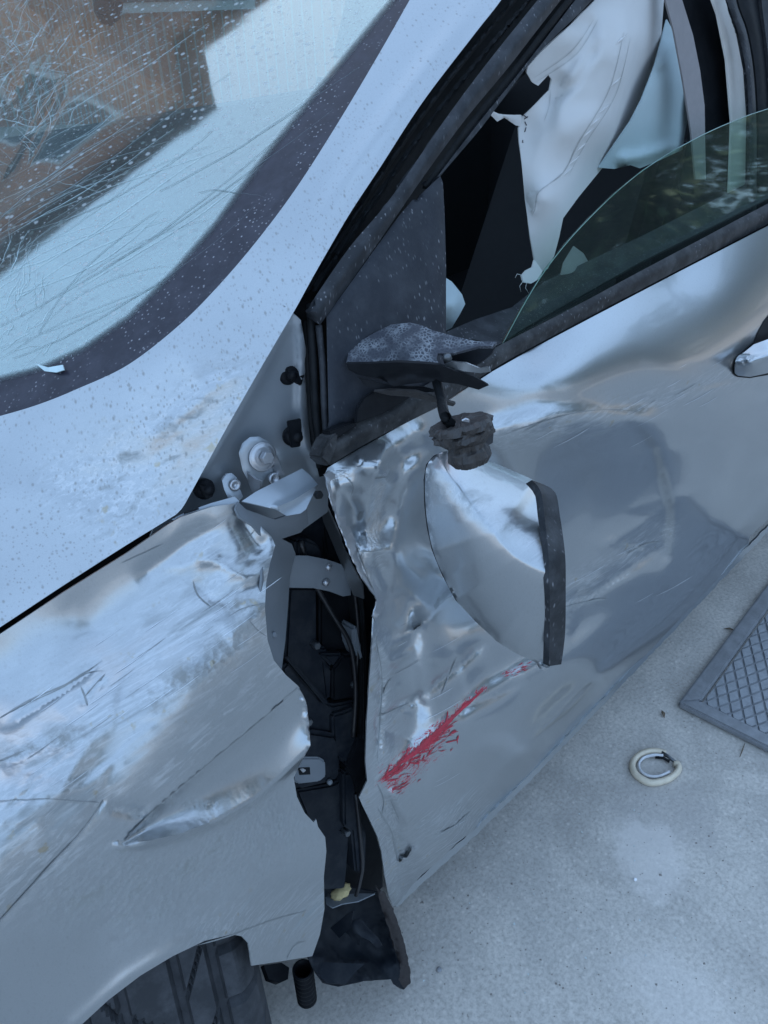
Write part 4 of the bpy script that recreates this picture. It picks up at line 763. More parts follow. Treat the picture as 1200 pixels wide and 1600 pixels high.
strips('stitched_seam', 'curtain_airbag', [([(975, 50), (952, 140), (906, 220), (880, 270), (842, 300), (836, 330)], 3), ([(985, 60), (962, 148), (914, 226), (888, 276)], 2), ([(935, 30), (900, 85), (838, 128)], 3), ([(928, 30), (893, 80), (834, 122)], 2), ([(860, 140), (858, 165), (850, 190)], 2)], SEAM, cur, .0005)
panel('airbag_tether', CLOTH, [(767, 180), (769, 173), (780, 178), (790, 179), (815, 180), (814, 197), (806, 196), (788, 184), (777, 190)], SG, [(767, 180, -.045), (790, 180, -.055), (815, 188, -.070)], cur, 5, .0015, creases=[dict(p=[(770, 178), (790, 182), (812, 190)], h=.004, w=4)])
panel('airbag_end', CLOTH, [(835, 405), (848, 424), (842, 436), (830, 443), (818, 441), (815, 430), (822, 422), (832, 417)], SG, [(835, 405, -.085), (818, 435, -.08), (842, 436, -.08)], cur, 4, .002)
for a, b, c in [((818, 438), (812, 447), (814, 456)), ((823, 441), (821, 450), (826, 458)), ((816, 430), (808, 428), (805, 434))]:
    tube('loose_thread', [sgp(*a, -.079), sgp(*b, -.078), sgp(*c, -.08)], .00035, CLOTH, cur, 5)
for i, (x, y) in enumerate([(970, 62), (962, 128), (944, 170), (930, 190), (918, 208), (908, 230), (898, 250), (887, 268)]):
    tube('seam_tuck', [on_surf('curtain_airbag', (x - 9, y + 8), -.0005), on_surf('curtain_airbag', (x, y), .0006), on_surf('curtain_airbag', (x + 9, y - 8), -.0005)], [.0004, .0016, .0004], CLOTH, cur, 8)
INK = simple('print_ink', (.05, .05, .06), .8)
for a, b in [((818, 180), (824, 184)), ((819, 186), (825, 182)), ((820, 190), (823, 196)), ((822, 199), (820, 206)), ((817, 219), (817, 223))]:
    tube('printed_mark', [on_surf('curtain_airbag', a, .0004), on_surf('curtain_airbag', b, .0004)], .0006, INK, cur, 5)
panel('side_airbag', CLOTHB, [(1042, 30), (1053, 50), (1066, 120), (1076, 180), (1066, 234), (1032, 250), (1000, 263), (985, 258), (960, 264), (935, 262), (960, 226), (985, 190), (1003, 155), (1022, 105)], SG, [(1042, 30, -.11), (1076, 180, -.12), (1066, 234, -.12), (1000, 262, -.12), (940, 262, -.13), (1030, 130, -.09), (1020, 190, -.10)], CAR, 7, .002,
      creases=[dict(p=[(1050, 60), (1030, 110)], h=.006, w=8), dict(p=[(960, 250), (1000, 245), (1060, 225)], h=.010, w=8, k='gauss')])
panel('lower_airbag', CLOTHB, [(690, 430), (706, 440), (722, 460), (727, 475), (718, 492), (706, 512), (690, 520)], SG, [(690, 430, -.09), (727, 475, -.08), (690, 520, -.09), (706, 475, -.06)], CAR, 5, .002, creases=[dict(p=[(712, 450), (708, 480), (700, 510)], h=.005, w=5)])
panel('airbag_flap', TRIM, [(868, 470), (880, 410), (896, 384), (912, 396), (928, 425), (936, 448), (900, 470)], SG, [(868, 470, -.09), (896, 384, -.10), (936, 448, -.09), (905, 430, -.07)], CAR, 7, .002)
panel('seat_belt', TRIM, [(1036, -80), (1060, -80), (1066, 0), (1083, 55), (1094, 110), (1101, 165), (1103, 280), (1087, 280), (1080, 205), (1068, 128), (1053, 48), (1040, 0)], SG, [(1040, -60, -.05), (1083, 55, -.055), (1103, 280, -.06), (1087, 280, -.06)], CAR, 7, .0025)
panel('middle_pillar', BLACK, [(1058, -80), (1120, -80), (1128, 40), (1150, 190), (1146, 330), (1095, 350), (1060, 300), (1080, 200), (1070, 60)], SG, [(1058, -80, -.10), (1120, -80, -.09), (1150, 190, -.09), (1095, 340, -.10)], CAR, 14, .002)
panel('outer_pillar', DAYLIT, [(1108, -80), (1126, -80), (1133, 0), (1149, 48), (1161, 110), (1166, 183), (1164, 312), (1138, 328), (1143, 190), (1135, 92), (1121, 22), (1113, 0)], SG, [(1115, -70, -.06), (1149, 48, -.065), (1166, 183, -.07), (1150, 320, -.08)], CAR, 8, .003)  # outer body pillar, its daylight painted in as a pale colour
band('rear_frame', FRAME, [(1128, -80), (1136, 0), (1152, 48), (1165, 110), (1170, 200), (1170, 330)], [(1140, -80), (1150, 0), (1166, 48), (1177, 110), (1182, 200), (1182, 330)], -.045, .006, .01, CAR)
band('rear_frame', BLACK, [(1142, -80), (1153, 0), (1169, 48), (1180, 110), (1185, 200), (1185, 330)], [(1180, -80), (1186, 0), (1194, 60), (1199, 110), (1203, 200), (1203, 330)], -.05, .004, .01, CAR)
band('rear_frame', FRAME, [(1183, -80), (1190, 0), (1197, 60), (1202, 110), (1206, 200), (1206, 330)], [(1260, -80), (1270, 0), (1280, 60), (1285, 110), (1290, 200), (1290, 330)], -.045, .004, .01, CAR)
# shell of the cabin (floor, far side, roof, dash, seats)
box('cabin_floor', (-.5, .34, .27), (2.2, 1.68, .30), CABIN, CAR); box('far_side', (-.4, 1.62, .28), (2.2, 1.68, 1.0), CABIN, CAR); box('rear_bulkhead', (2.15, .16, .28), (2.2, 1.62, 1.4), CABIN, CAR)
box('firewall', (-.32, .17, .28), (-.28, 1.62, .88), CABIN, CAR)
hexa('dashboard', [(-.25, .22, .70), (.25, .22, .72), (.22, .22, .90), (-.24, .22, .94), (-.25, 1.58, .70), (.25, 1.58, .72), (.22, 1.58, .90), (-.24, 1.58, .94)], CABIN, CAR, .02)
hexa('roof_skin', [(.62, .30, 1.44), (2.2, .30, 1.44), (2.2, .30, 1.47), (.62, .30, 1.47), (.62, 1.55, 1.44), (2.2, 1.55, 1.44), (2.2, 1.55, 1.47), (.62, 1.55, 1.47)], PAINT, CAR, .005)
_e = on_surf('front_door', (1420, 420))
hexa('rear_door', [(_e[0] + .03, .03, .28), (2.2, .05, .30), (2.2, .06, 1.0), (_e[0] + .10, .055, .99), (_e[0] + .03, .14, .28), (2.2, .14, .30), (2.2, .14, 1.0), (_e[0] + .10, .14, .99)], PAINT_CLEAN, CAR, .015)
hexa('rear_window', [(_e[0] + .12, .085, 1.0), (2.15, .085, 1.0), (2.0, .20, 1.38), (_e[0] + .12, .20, 1.40), (_e[0] + .12, .09, 1.0), (2.15, .09, 1.0), (2.0, .205, 1.38), (_e[0] + .12, .205, 1.40)], SIDEGLASS, CAR, 0)
def seat(x, y):
    st = hexa('front_seat', [(x, y, .30), (x + .5, y, .30), (x + .5, y, .50), (x, y, .54), (x, y + .5, .30), (x + .5, y + .5, .30), (x + .5, y + .5, .50), (x, y + .5, .54)], SEATM, CAR, .04)
    hexa('seat_back', [(x + .42, y + .02, .46), (x + .58, y + .02, .46), (x + .80, y + .06, 1.06), (x + .68, y + .06, 1.08), (x + .42, y + .48, .46), (x + .58, y + .48, .46), (x + .80, y + .44, 1.06), (x + .68, y + .44, 1.08)], SEATM, st, .04)
    hexa('head_rest', [(x + .72, y + .12, 1.09), (x + .84, y + .12, 1.09), (x + .88, y + .14, 1.26), (x + .78, y + .14, 1.27), (x + .72, y + .38, 1.09), (x + .84, y + .38, 1.09), (x + .88, y + .36, 1.26), (x + .78, y + .36, 1.27)], SEATM, st, .03)
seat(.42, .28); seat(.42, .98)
ang = np.linspace(0, 2 * math.pi, 40)[:-1]
swc = np.array((.34, .52, .88)); e1 = np.array((0, 1, 0)); e2 = nrm((.45, 0, .89)); tube('steering_wheel', [swc + .18 * (e1 * math.cos(a) + e2 * math.sin(a)) for a in ang], .016, CABIN, CAR, 8, closed=True)

# ---- wheel, wheel well, broken parts under the wing
TYRE = plastic('tyre_rubber', (.030, .032, .036), .7, 400, .25, .35, 0, (.15, .15, .16))
WC = np.array((-.183, .288, .312)); WELL = np.array((-.468, .152, .312)); TW = .105; TR = .318
wheel = bpy.data.objects.new('front_wheel', None); COL.objects.link(wheel); wheel.parent = CAR; wheel.location = WC
def tyre():
    ys = np.concatenate([np.linspace(-TW, TW, 61)]); nA = 288; V = []; F = []
    st = R_(6)
    for a in range(nA):
        th = 2 * math.pi * a / nA
        for j, y in enumerate(ys):
            e = abs(y) / TW; r = TR - .004 * e * e - (.020 * max(0, (e - .82) / .18) ** 1.6)
            g = min(abs(abs(y) - .028), abs(abs(y) - .066))
            if g < .0045: r -= .009
            elif e > .68:
                if (a % 9) in (0,): r -= .008
            elif e > .3:
                if ((a + int(abs(y) * 300)) % 12) in (0,): r -= .007
            else:
                if ((a + int(y * 150)) % 14) == 0: r -= .006
            V.append((r * math.cos(th), y, r * math.sin(th)))
        for y, r in ((TW + .006, .27), (TW + .004, .235), (TW - .01, .215)): V.append((r * math.cos(th), y, r * math.sin(th)))
        for y, r in ((-TW - .006, .27), (-TW - .004, .235), (-TW + .01, .215)): V.append((r * math.cos(th), y, r * math.sin(th)))
    k = len(ys) + 6
    order = [len(ys) + 5, len(ys) + 4, len(ys) + 3] + list(range(len(ys))) + [len(ys), len(ys) + 1, len(ys) + 2]
    for a in range(nA):
        b = (a + 1) % nA
        for i in range(len(order) - 1): F.append((a * k + order[i], a * k + order[i + 1], b * k + order[i + 1], b * k + order[i]))
    me = bpy.data.meshes.new('tyre'); me.from_pydata(V, [], F); me.transform(Matrix.Rotation(R_(65), 4, 'Z')); me.transform(Matrix.Translation(WC)); return link('tyre', me, TYRE, wheel, False)
tyre()
lathe('wheel_rim', [(.216, -.09), (.205, -.085), (.19, -.04), (.06, -.07), (.05, -.075)], WC, (-.906, .423, 0), METAL, wheel, 48)
ww = lathe('wheel_well', [(.40, -.04), (.40, .30), (.10, .31)], WELL + np.array([0, -.05, 0]), (0, 1, 0), BLACK, CAR, 40, hole=True)
bm = bmesh.new(); bm.from_mesh(ww.data); bmesh.ops.delete(bm, geom=[v for v in bm.verts if v.co.z < .46 and v.co.x > WELL[0]], context='VERTS'); bm.to_mesh(ww.data); bm.free()
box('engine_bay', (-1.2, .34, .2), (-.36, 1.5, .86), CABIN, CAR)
# crumpled remains of the sill cover
SB = (aty((560, 1470), .05)[0], nrm((-.25, -.85, .45)))
sill = panel('sill_cover', LINER, [(480, 1490), (500, 1430), (508, 1390), (540, 1385), (596, 1396), (610, 1420), (625, 1460), (638, 1505), (642, 1535), (630, 1546), (616, 1538), (612, 1530), (570, 1532), (530, 1541), (505, 1536), (488, 1510)], SB,
      [(480, 1490, 'y', .055), (508, 1390, 'y', .09), (596, 1396, 'y', .055), (638, 1505, 'y', .025), (630, 1546, 'y', .015), (570, 1532, 'y', .025), (505, 1536, 'y', .035), (560, 1450, 'y', .085), (540, 1480, 'y', .075), (580, 1490, 'y', .065)], CAR, 6, .002,
      creases=[dict(p=[(482, 1500), (520, 1504), (590, 1505)], h=.010, w=6), dict(p=[(530, 1400), (550, 1440), (590, 1470)], h=.012, w=9), dict(p=[(600, 1410), (615, 1470), (622, 1530)], h=.014, w=8)],
      extra=lambda p: .008 * ridged(p, 45, 30, 35, 101))
RUST = simple('muddy_plastic', (.022, .017, .017), .6, 0, .7, 90, .5, 120)
panel('sill_edge', RUST, [(588, 1386), (602, 1396), (614, 1420), (626, 1455), (635, 1485), (641, 1518), (641, 1536), (632, 1547), (620, 1542), (613, 1530), (620, 1518), (622, 1500), (614, 1470), (604, 1440), (594, 1412)], SB,
      [(588, 1386, 'y', .05), (614, 1420, 'y', .034), (635, 1485, 'y', .022), (641, 1536, 'y', .014), (620, 1542, 'y', .02), (604, 1440, 'y', .038), (622, 1500, 'y', .030)], sill, 4, .004, jag=1.2,
      creases=[dict(p=[(594, 1395), (612, 1440), (628, 1490), (632, 1535)], h=.007, w=6, t=0), dict(p=[(606, 1430), (618, 1475), (624, 1520)], h=-.005, w=4)], extra=lambda p: .002 * ridged(p, 14, 8, 60, 7))
panel('torn_flap', LINER, [(530, 1448), (545, 1440), (562, 1436), (576, 1452), (592, 1468), (597, 1478), (590, 1482), (578, 1470), (565, 1464), (562, 1478), (552, 1472), (545, 1462)], SB, [(530, 1448, .02), (562, 1436, .05), (597, 1478, .06), (552, 1472, .03)], sill, 5, .0015, creases=[dict(p=[(545, 1440), (560, 1460), (590, 1480)], h=.01, w=6)])
panel('torn_flap', LINER, [(516, 1450), (540, 1430), (552, 1424), (548, 1450), (530, 1466)], SB, [(516, 1450, .01), (552, 1424, .05), (530, 1466, .02)], sill, 5, .0015)
panel('torn_flap', GREYP, [(508, 1402), (530, 1398), (560, 1396), (586, 1396), (560, 1408), (535, 1412), (520, 1418), (510, 1412)], SB, [(508, 1402, .02), (586, 1396, .03), (535, 1412, .04)], sill, 5, .0015)
panel('torn_flap', LINER, [(488, 1502), (520, 1504), (570, 1506), (556, 1518), (540, 1538), (510, 1536), (494, 1520)], SB, [(488, 1502, .03), (570, 1506, .03), (510, 1536, .05), (540, 1538, .05)], sill, 5, .0015)
FOAM = simple('yellow_foam', (.50, .40, .20), .9, 0, .2, 120, .5, 200)
bm = bmesh.new(); bmesh.ops.create_icosphere(bm, subdivisions=3, radius=1)
fcn = aty((532, 1394), .075)[0]
for v in bm.verts:
    n_ = 1 + .18 * math.sin(v.co.x * 7) * math.cos(v.co.y * 6 + v.co.z * 4); v.co = Vector((v.co.x * .016 * n_, v.co.y * .010 * n_, v.co.z * .0055 * n_)) + Vector(fcn)
from_bm('foam_scrap', bm, FOAM, CAR, True)
# corrugated hose and bracket under the wing
h0, h1 = aty((473, 1514), .07)[0], aty((480, 1562), .075)[0]
prof = []
L_ = float(np.linalg.norm(h1 - h0))
for i in range(40):
    z = L_ * i / 39; prof.append((.0135 + .0012 * math.sin(i * 1.25), z))
hose = lathe('drain_hose', [(.011, L_ * .5), (.0115, 0)] + prof + [(.004, L_ * 1.02)], h0, h1 - h0, BLACK, CAR, 20, hole=True)
panel('hose_bracket', BLACK, [(412, 1508), (440, 1504), (452, 1512), (450, 1530), (436, 1536), (420, 1530)], (aty((430, 1520), .09)[0], (0, -1, .2)), [(412, 1508, 0.), (452, 1512, .01), (436, 1536, .02)], CAR, 6, .008)
panel('underbody', BLACK, [(420, 1480), (520, 1380), (600, 1350), (735, 1250), (980, 1000), (1180, 790), (1400, 600), (1400, 500), (1000, 800), (600, 1150), (420, 1250)], ((0, .10, .2), (0, -1, 0)), [(420, 1480, -.05), (600, 1350, -.04), (1400, 600, -.04)], CAR, 30, .002)

# ================================================================ wing mirror hanging by its cable
MY = -.15
mbase = aty((770, 1040), MY + .08)[0]
MIR = thing('hanging_mirror', 'silver wing mirror torn off its arm and dangling by a cable against the door', 'wing mirror', tuple(aty((861, 1041), MY)[0]))
MN = nrm((-.42, -.80, .42)); MB_ = (aty((780, 880), MY)[0], MN)
M_OUT = [(696, 706), (726, 705), (760, 718), (800, 735), (833, 750), (846, 762), (852, 800), (858, 857), (861, 921), (861, 980), (860, 1041), (833, 1033), (805, 1020), (778, 1003), (745, 972), (714, 939), (693, 900), (677, 861), (669, 825), (665, 790), (664, 750), (668, 726), (680, 712)]
mo = np.array(M_OUT + M_OUT[:1], float); mleft = [(846, 762), (833, 750), (800, 735), (760, 718), (726, 705), (696, 706), (680, 712), (668, 726), (664, 750), (665, 790), (669, 825), (677, 861), (693, 900), (714, 939), (745, 972), (778, 1003), (805, 1020), (833, 1033), (860, 1041)]
def dome(p):
    d = seg_dist(p, mleft); u = np.clip(d / 185, 0, 1); h = .066 * (1 - (1 - u) ** 2) ** .82 - .046
    dr, sg, tt = seg_dist(p, [(684, 716), (700, 765), (735, 808), (785, 842), (830, 868), (866, 884)], True)
    return h + .007 * np.exp(-(dr / 60) ** 2) - .0088 * np.log1p(np.exp((-sg * dr - 24) / 40.))
mh = panel('mirror_housing', PAINT_CLEAN, M_OUT, MB_, [], MIR, 4, .003, closed_smooth=True, extra=dome, attrs=dict(wear=glow([([(710, 770), (760, 800), (850, 860)], 22), ([(668, 740), (672, 860)], 8)], 30), mud=glow([([(676, 745), (690, 770)], 6)], 10)))
RIMM = plastic('mirror_rim_plastic', (.014, .016, .019), .45, 400, .2, .2, .45)
R_L = [(831, 750), (845, 768), (851, 810), (856, 857), (859, 921), (859, 980), (858, 1041)]; R_R = [(850, 757), (868, 770), (875, 806), (883, 866), (884, 921), (883, 990), (877, 1038)]
def dome_at(p): p = np.array([p], float); return float(dome(p)[0])
rl, rr_ = smooth_line(R_L, 7), smooth_line(R_R, 7)
_rp = lambda y: .020 * math.sin(math.pi * np.clip((y - 745) / 300, 0, 1)) - .022
ctrlr = [(x, y, max(dome_at((856, min(y, 1036))), _rp(y)) + .007) for x, y in R_L] + [(x, y, max(dome_at((856, min(y, 1036))), _rp(y)) - .002) for x, y in R_R]
panel('mirror_rim', RIMM, list(rl) + list(rr_[::-1]), MB_, ctrlr, MIR, 5, .006)
panel('dark_mirror_backing', BLACK, M_OUT + [], MB_, [(696, 706, -.062), (861, 921, -.07), (677, 861, -.062)], MIR, 14, .003)  # unseen black backing, added to darken what the door dent reflects
# mirror glass side (turned away) closing the shell
bm = bmesh.new(); ring1 = [bm.verts.new(hit((x, y), MB_[0] + MN * (dome_at((x - 26, y)) - .014), MN)[0]) for x, y in smooth_line(R_R, 12)]
far = [bm.verts.new(np.array(v.co) + nrm(nrm(np.array(v.co) - CAM_O) - CAM_R[0] * .35) * .03 * math.sin(math.pi * (i + .6) / (len(ring1) + .2)) ** .5) for i, v in enumerate(ring1)]
for i in range(len(ring1) - 1): bm.faces.new((ring1[i], ring1[i + 1], far[i + 1], far[i]))
MGL = simple('mirror_silver', (.7, .72, .74), .03, 1, .02, 5, .0)
from_bm('mirror_glass', bm, MGL, MIR, True)
# broken joint and cable
j0, j1 = aty((716, 660), MY + .02)[0], aty((726, 712), MY + .035)[0]
jd = nrm(CAM_R[1] * .93 - CAM_R[2] * -.30 + CAM_R[0] * .12); jl = float(np.linalg.norm(j1 - j0))
pj = float((ray((716, 660))[0] / FPX @ CAM_R[2])); dj = float((j0 - CAM_O) @ CAM_R[2]); pm = dj / FPX
jt = lathe('mirror_joint', [(.006, -.002), (46 * pm, -.002), (51 * pm, .0005), (51 * pm, .0035), (47 * pm, .0045), (49 * pm, .006), (49 * pm, .009), (40 * pm, .012), (33 * pm, .0135), (31 * pm, .017), (34 * pm, .019), (35 * pm, .024), (26 * pm, .029)], aty((720, 662), MY + .02)[0], nrm(jd + CAM_R[0] * .16), STUMP, MIR, 64, .0004, 5, False, wob=.16)
def jp(x, y, d): return aty((x, y), MY + d)[0]
panel('joint_fragment', RIMM, [(744, 664), (768, 655), (772, 668), (770, 692), (756, 700), (746, 690)], (aty((756, 680), MY + .004)[0], (-.3, -.9, .3)), [(744, 664, 0.), (768, 655, -.008), (756, 700, -.004)], jt, 5, .008)
panel('joint_fragment', METAL, [(722, 658), (728, 655), (734, 657), (733, 660)], (aty((728, 657), MY - .005)[0], (-.2, -.7, .7)), [(722, 658, 0.), (734, 657, 0.), (728, 655, .002)], jt, 4, .001)
arm_end = hit((680, 592), *AF)[0]
tube('mirror_cable', [arm_end, aty((689, 625), .0)[0], aty((691, 640), -.05)[0], aty((696, 652), MY + .02)[0], aty((704, 662), MY + .02)[0]], .0038, RUBBER, MIR, 8)
tube('mirror_cable', [arm_end + np.array((.004, 0, 0)), aty((694, 628), .0)[0], aty((698, 645), -.06)[0], aty((703, 655), MY + .02)[0]], .0022, STUMP, MIR, 8)

# ================================================================ things on the ground
# drain cover
c0 = atz((1058, 1106), 0)[0]; u = nrm(atz((1200, 916), 0)[0] - c0); v0 = nrm(atz((1200, 1179), 0)[0] - c0); v = nrm(v0 - u * (u @ v0) * .9)
DR = thing('drain_cover', 'grey metal drain cover with lattice grooves in the concrete beside the sill', 'drain cover', tuple(c0))
SZ, FW = .62, .034
def q3(a, b, z): return tuple(c0 + u * a + v * b + np.array((0, 0, z)))
def bar(pts, z0, z1, name, par, mat, bev): return hexa(name, [q3(*p, z0) for p in pts] + [q3(*p, z1) for p in pts], mat, par, bev)
bar([(0, 0), (SZ, 0), (SZ - FW, FW), (FW, FW)], .001, .018, 'frame_bar', DR, IRON, .004); bar([(0, 0), (FW, FW), (FW, SZ - FW), (0, SZ)], .001, .018, 'frame_bar', DR, IRON, .004)
bar([(SZ, 0), (SZ, SZ), (SZ - FW, SZ - FW), (SZ - FW, FW)], .001, .018, 'frame_bar', DR, IRON, .004); bar([(0, SZ), (FW, SZ - FW), (SZ - FW, SZ - FW), (SZ, SZ)], .001, .018, 'frame_bar', DR, IRON, .004)
lid = bar([(FW + .003, FW + .003), (SZ - FW - .003, FW + .003), (SZ - FW - .003, SZ - FW - .003), (FW + .003, SZ - FW - .003)], .001, .006, 'cover_plate', DR, IRON, 0)
dA = nrm(atz((1180, 1140), 0)[0] - atz((1153, 1016), 0)[0]); dB = nrm(atz((1200, 1060), 0)[0] - atz((1100, 1097), 0)[0])
ST = .0235; gv = .0028
lo_, hi_ = FW + .004, SZ - FW - .004
sA = ST / abs(np.cross(dA[:2], dB[:2])); tile_me = {}
def clip_poly(poly, ax, lim, sign):
    out = []
    for i in range(len(poly)):
        p, q = poly[i], poly[(i + 1) % len(poly)]; a, b = sign * (p[ax] - lim), sign * (q[ax] - lim)
        if a <= 0: out.append(p)
        if (a < 0 < b) or (b < 0 < a): t = a / (a - b); out.append(p + (q - p) * t)
    return out
UV = np.array([[u[0], v[0]], [u[1], v[1]]]); UVi = np.linalg.inv(UV); cnt = 0
for i in range(-45, 46):
    for j in range(-45, 46):
        g = [np.array(p) for p in ((i + .06, j + .06), (i + .94, j + .06), (i + .94, j + .94), (i + .06, j + .94))]
        poly = [UVi @ (dA[:2] * a * sA + dB[:2] * b * sA) + .25 for a, b in g]
        for ax in (0, 1): poly = clip_poly(poly, ax, hi_, 1) if poly else poly; poly = clip_poly(poly, ax, lo_, -1) if poly else poly
        if len(poly) < 3: continue
        cen = sum(poly) / len(poly)
        ar = .5 * abs(sum(poly[k][0] * poly[(k + 1) % len(poly)][1] - poly[(k + 1) % len(poly)][0] * poly[k][1] for k in range(len(poly))))
        if ar < 3e-5: continue
        P3 = [np.array(q3(p[0], p[1], .0062)) for p in poly]
        bmx = bmesh.new(); lo3 = [bmx.verts.new(p) for p in P3]; mid3 = c0 + u * cen[0] + v * cen[1] + np.array((0, 0, .0062))
        hi3 = [bmx.verts.new(mid3 + (p - mid3) * .86 + np.array((0, 0, .0035))) for p in P3]; bmx.faces.new(hi3)
        for k in range(len(P3)): bmx.faces.new((lo3[k], lo3[(k + 1) % len(P3)], hi3[(k + 1) % len(P3)], hi3[k]))
        tile_me[(i, j)] = (cen, bmx)
order = sorted(tile_me.items(), key=lambda kv: kv[1][0][0] + kv[1][0][1]); rest = bmesh.new()
for n_i, (k, (cen, bmx)) in enumerate(order):
    if n_i < 290: from_bm('raised_diamond', bmx, IRON2, lid)
    else:
        me = bpy.data.meshes.new('tmp'); bmx.to_mesh(me); bmx.free(); rest.from_mesh(me); bpy.data.meshes.remove(me)
ro = from_bm('raised_diamonds', rest, IRON2, lid); ro['kind'] = 'stuff'
# broken ring
RINGM = simple('cream_plastic', (.60, .52, .40), .5, 0, .25, 70, .3, 150); RING_IN = simple('dirty_white', (.55, .55, .56), .5, 0, .3, 60)
rp = [(1040, 1178), (1026, 1174), (1008, 1176), (994, 1184), (988, 1196), (992, 1208), (1002, 1217), (1016, 1223), (1034, 1221), (1050, 1214), (1060, 1203), (1059, 1194), (1052, 1193)]
RP = atz(smooth_line(rp, 4), .006)
ring = tube('broken_ring', RP, .0064, RINGM, None, 8, 1.2); tag(ring, 'cream plastic ring broken open and lying on the concrete', 'ring')
tube('ring_lining', atz(smooth_line([(1036, 1181), (1022, 1180), (1006, 1184), (998, 1194), (1002, 1206), (1014, 1213), (1030, 1213), (1046, 1206)], 4), .008), .0028, RING_IN, ring, 6, 1.6)
tube('ring_pin', atz([(1024, 1183), (1036, 1184), (1046, 1190)], .006), .003, BLACK, ring, 6)
tube('ring_shard', atz([(1034, 1176), (1044, 1182), (1056, 1192)], .009), .0028, DARKMETAL, ring, 6, 1.6)
def pebble(px, r, mat, label, name='pebble', cat='pebble', sq=(1, 1, .6), seed=0):
    rr = random.Random(seed); bm = bmesh.new(); bmesh.ops.create_icosphere(bm, subdivisions=2, radius=r); c = atz(px, 0)[0]
    for vv in bm.verts: k = 1 + rr.uniform(-.14, .14); vv.co = Vector((vv.co.x * sq[0] * k + c[0], vv.co.y * sq[1] * k + c[1], vv.co.z * sq[2] * k + r * sq[2] * .9))
    o = from_bm(name, bm, mat, None, True); tag(o, label, cat); return o
WHITE = simple('white_stone', (.75, .75, .76), .5); BROWN = simple('brown_leaf', (.12, .09, .06), .8); GREYST = simple('grey_stone', (.25, .25, .26), .8)
pebble((992, 1375), .0035, WHITE, 'tiny white pebble alone on the pale patch of concrete', seed=1)
pebble((686, 1516), .0045, GREYST, 'small dark pebble on the concrete right of the torn sill cover', seed=2)
for px, lab, s, l in [((1036, 1116), 'curled brown leaf between the door sill and the drain cover corner', 3, .011), ((1140, 984), 'dry brown leaf against the outer edge of the drain frame', 4, .013), ((1160, 1172), 'thin dry twig poking out below the drain frame', 5, .02)]:
    a = atz(px, .003)[0]; d = np.array((math.cos(s * 1.3), math.sin(s * 1.3), 0)); tw = 'twig' in lab
    o = tube('twig' if tw else 'dry_leaf', [a - d * l, a + np.array((0, 0, .004 - .002 * tw)), a + d * l], [.0006, .0012 if tw else .004, .0005], BROWN, None, 6, 1 if tw else .35); tag(o, lab, 'twig' if tw else 'leaf')
# loose grit
bm = bmesh.new()
for i in range(900):
    px = (random.uniform(500, 1190), random.uniform(900, 1590)); c = atz(px, 0)[0]; r = abs(random.gauss(0, .0007)) + .0004
    vs = [bm.verts.new((c[0] + r * random.uniform(.7, 1.3) * math.cos(t), c[1] + r * random.uniform(.7, 1.3) * math.sin(t), .0002)) for t in (0, 1.6, 3.1, 4.7)]; top = bm.verts.new((c[0], c[1], r * .9))
    for k in range(4): bm.faces.new((vs[k], vs[(k + 1) % 4], top))
g = from_bm('grit', bm, simple('grit_stone', (.22, .2, .18), .9, 0, .7, 300)); g['kind'] = 'stuff'

# ================================================================ surroundings, seen mirrored in glass and paint
BRICK = NT('brown_brick'); b_ = BRICK.new('ShaderNodeTexBrick'); BRICK.lk(BRICK.map((1, 1, 1)), b_.inputs[0]); b_.inputs['Scale'].default_value = 4
b_.inputs['Color1'].default_value = (.46, .18, .09, 1); b_.inputs['Color2'].default_value = (.36, .14, .075, 1); b_.inputs['Mortar'].default_value = (.36, .31, .27, 1); BRICK.set(Base_Color=b_.outputs[0], Roughness=.9); BRICK = BRICK.m
ROOFM = simple('roof_tile', (.09, .06, .05), .9); WINM = simple('window_dark', (.02, .03, .035), .08, 0, .2); FRMM = simple('window_white', (.5, .5, .5), .5)
def house(name, corner, d1, l1, d2, l2, h, label):
    d1, d2 = nrm((*d1, 0)), nrm((*d2, 0)); t = thing(name, label, 'house', (corner[0], corner[1], 0)); c = np.array((corner[0], corner[1], 0.))
    P = lambda a, b, z: tuple(c + d1 * a + d2 * b + np.array((0, 0, z)))
    hexa('wall', [P(0, 0, 0), P(l1, 0, 0), P(l1, 0, h - .2), P(0, 0, h - .2), P(0, l2, 0), P(l1, l2, 0), P(l1, l2, h - .2), P(0, l2, h - .2)], BRICK, t, 0)
    e = .35
    hexa('roof', [P(-e, -e, h - .2), P(l1 + e, -e, h - .2), P(l1 + e, -e, h), P(-e, -e, h), P(-e, l2 + e, h - .2), P(l1 + e, l2 + e, h - .2), P(l1 + e, l2 + e, h), P(-e, l2 + e, h)], ROOFM, t, 0)
    for s in range(3):
        for k in range(int(l1 // 2.4)):
            a = .6 + 2.4 * k; z = .9 + 2.72 * s
            w = hexa('window', [P(a, -.06, z), P(a + 1.3, -.06, z), P(a + 1.3, -.06, z + 1.5), P(a, -.06, z + 1.5), P(a, .05, z), P(a + 1.3, .05, z), P(a + 1.3, .05, z + 1.5), P(a, .05, z + 1.5)], FRMM, t, 0)
            hexa('pane', [P(a + .08, -.075, z + .08), P(a + 1.22, -.075, z + .08), P(a + 1.22, -.075, z + 1.42), P(a + .08, -.075, z + 1.42), P(a + .08, .0, z + .08), P(a + 1.22, .0, z + .08), P(a + 1.22, .0, z + 1.42), P(a + .08, .0, z + 1.42)], WINM, w, 0)
    return t
def refl(px):
    d = nrm(ray(px)[0]); X = hit(px, GP, GN)[0]; return X, d - 2 * (d @ GN) * GN
def rz(px, z): X, r = refl(px); return X + r * (z - X[2]) / r[2]
HZ = 8.6
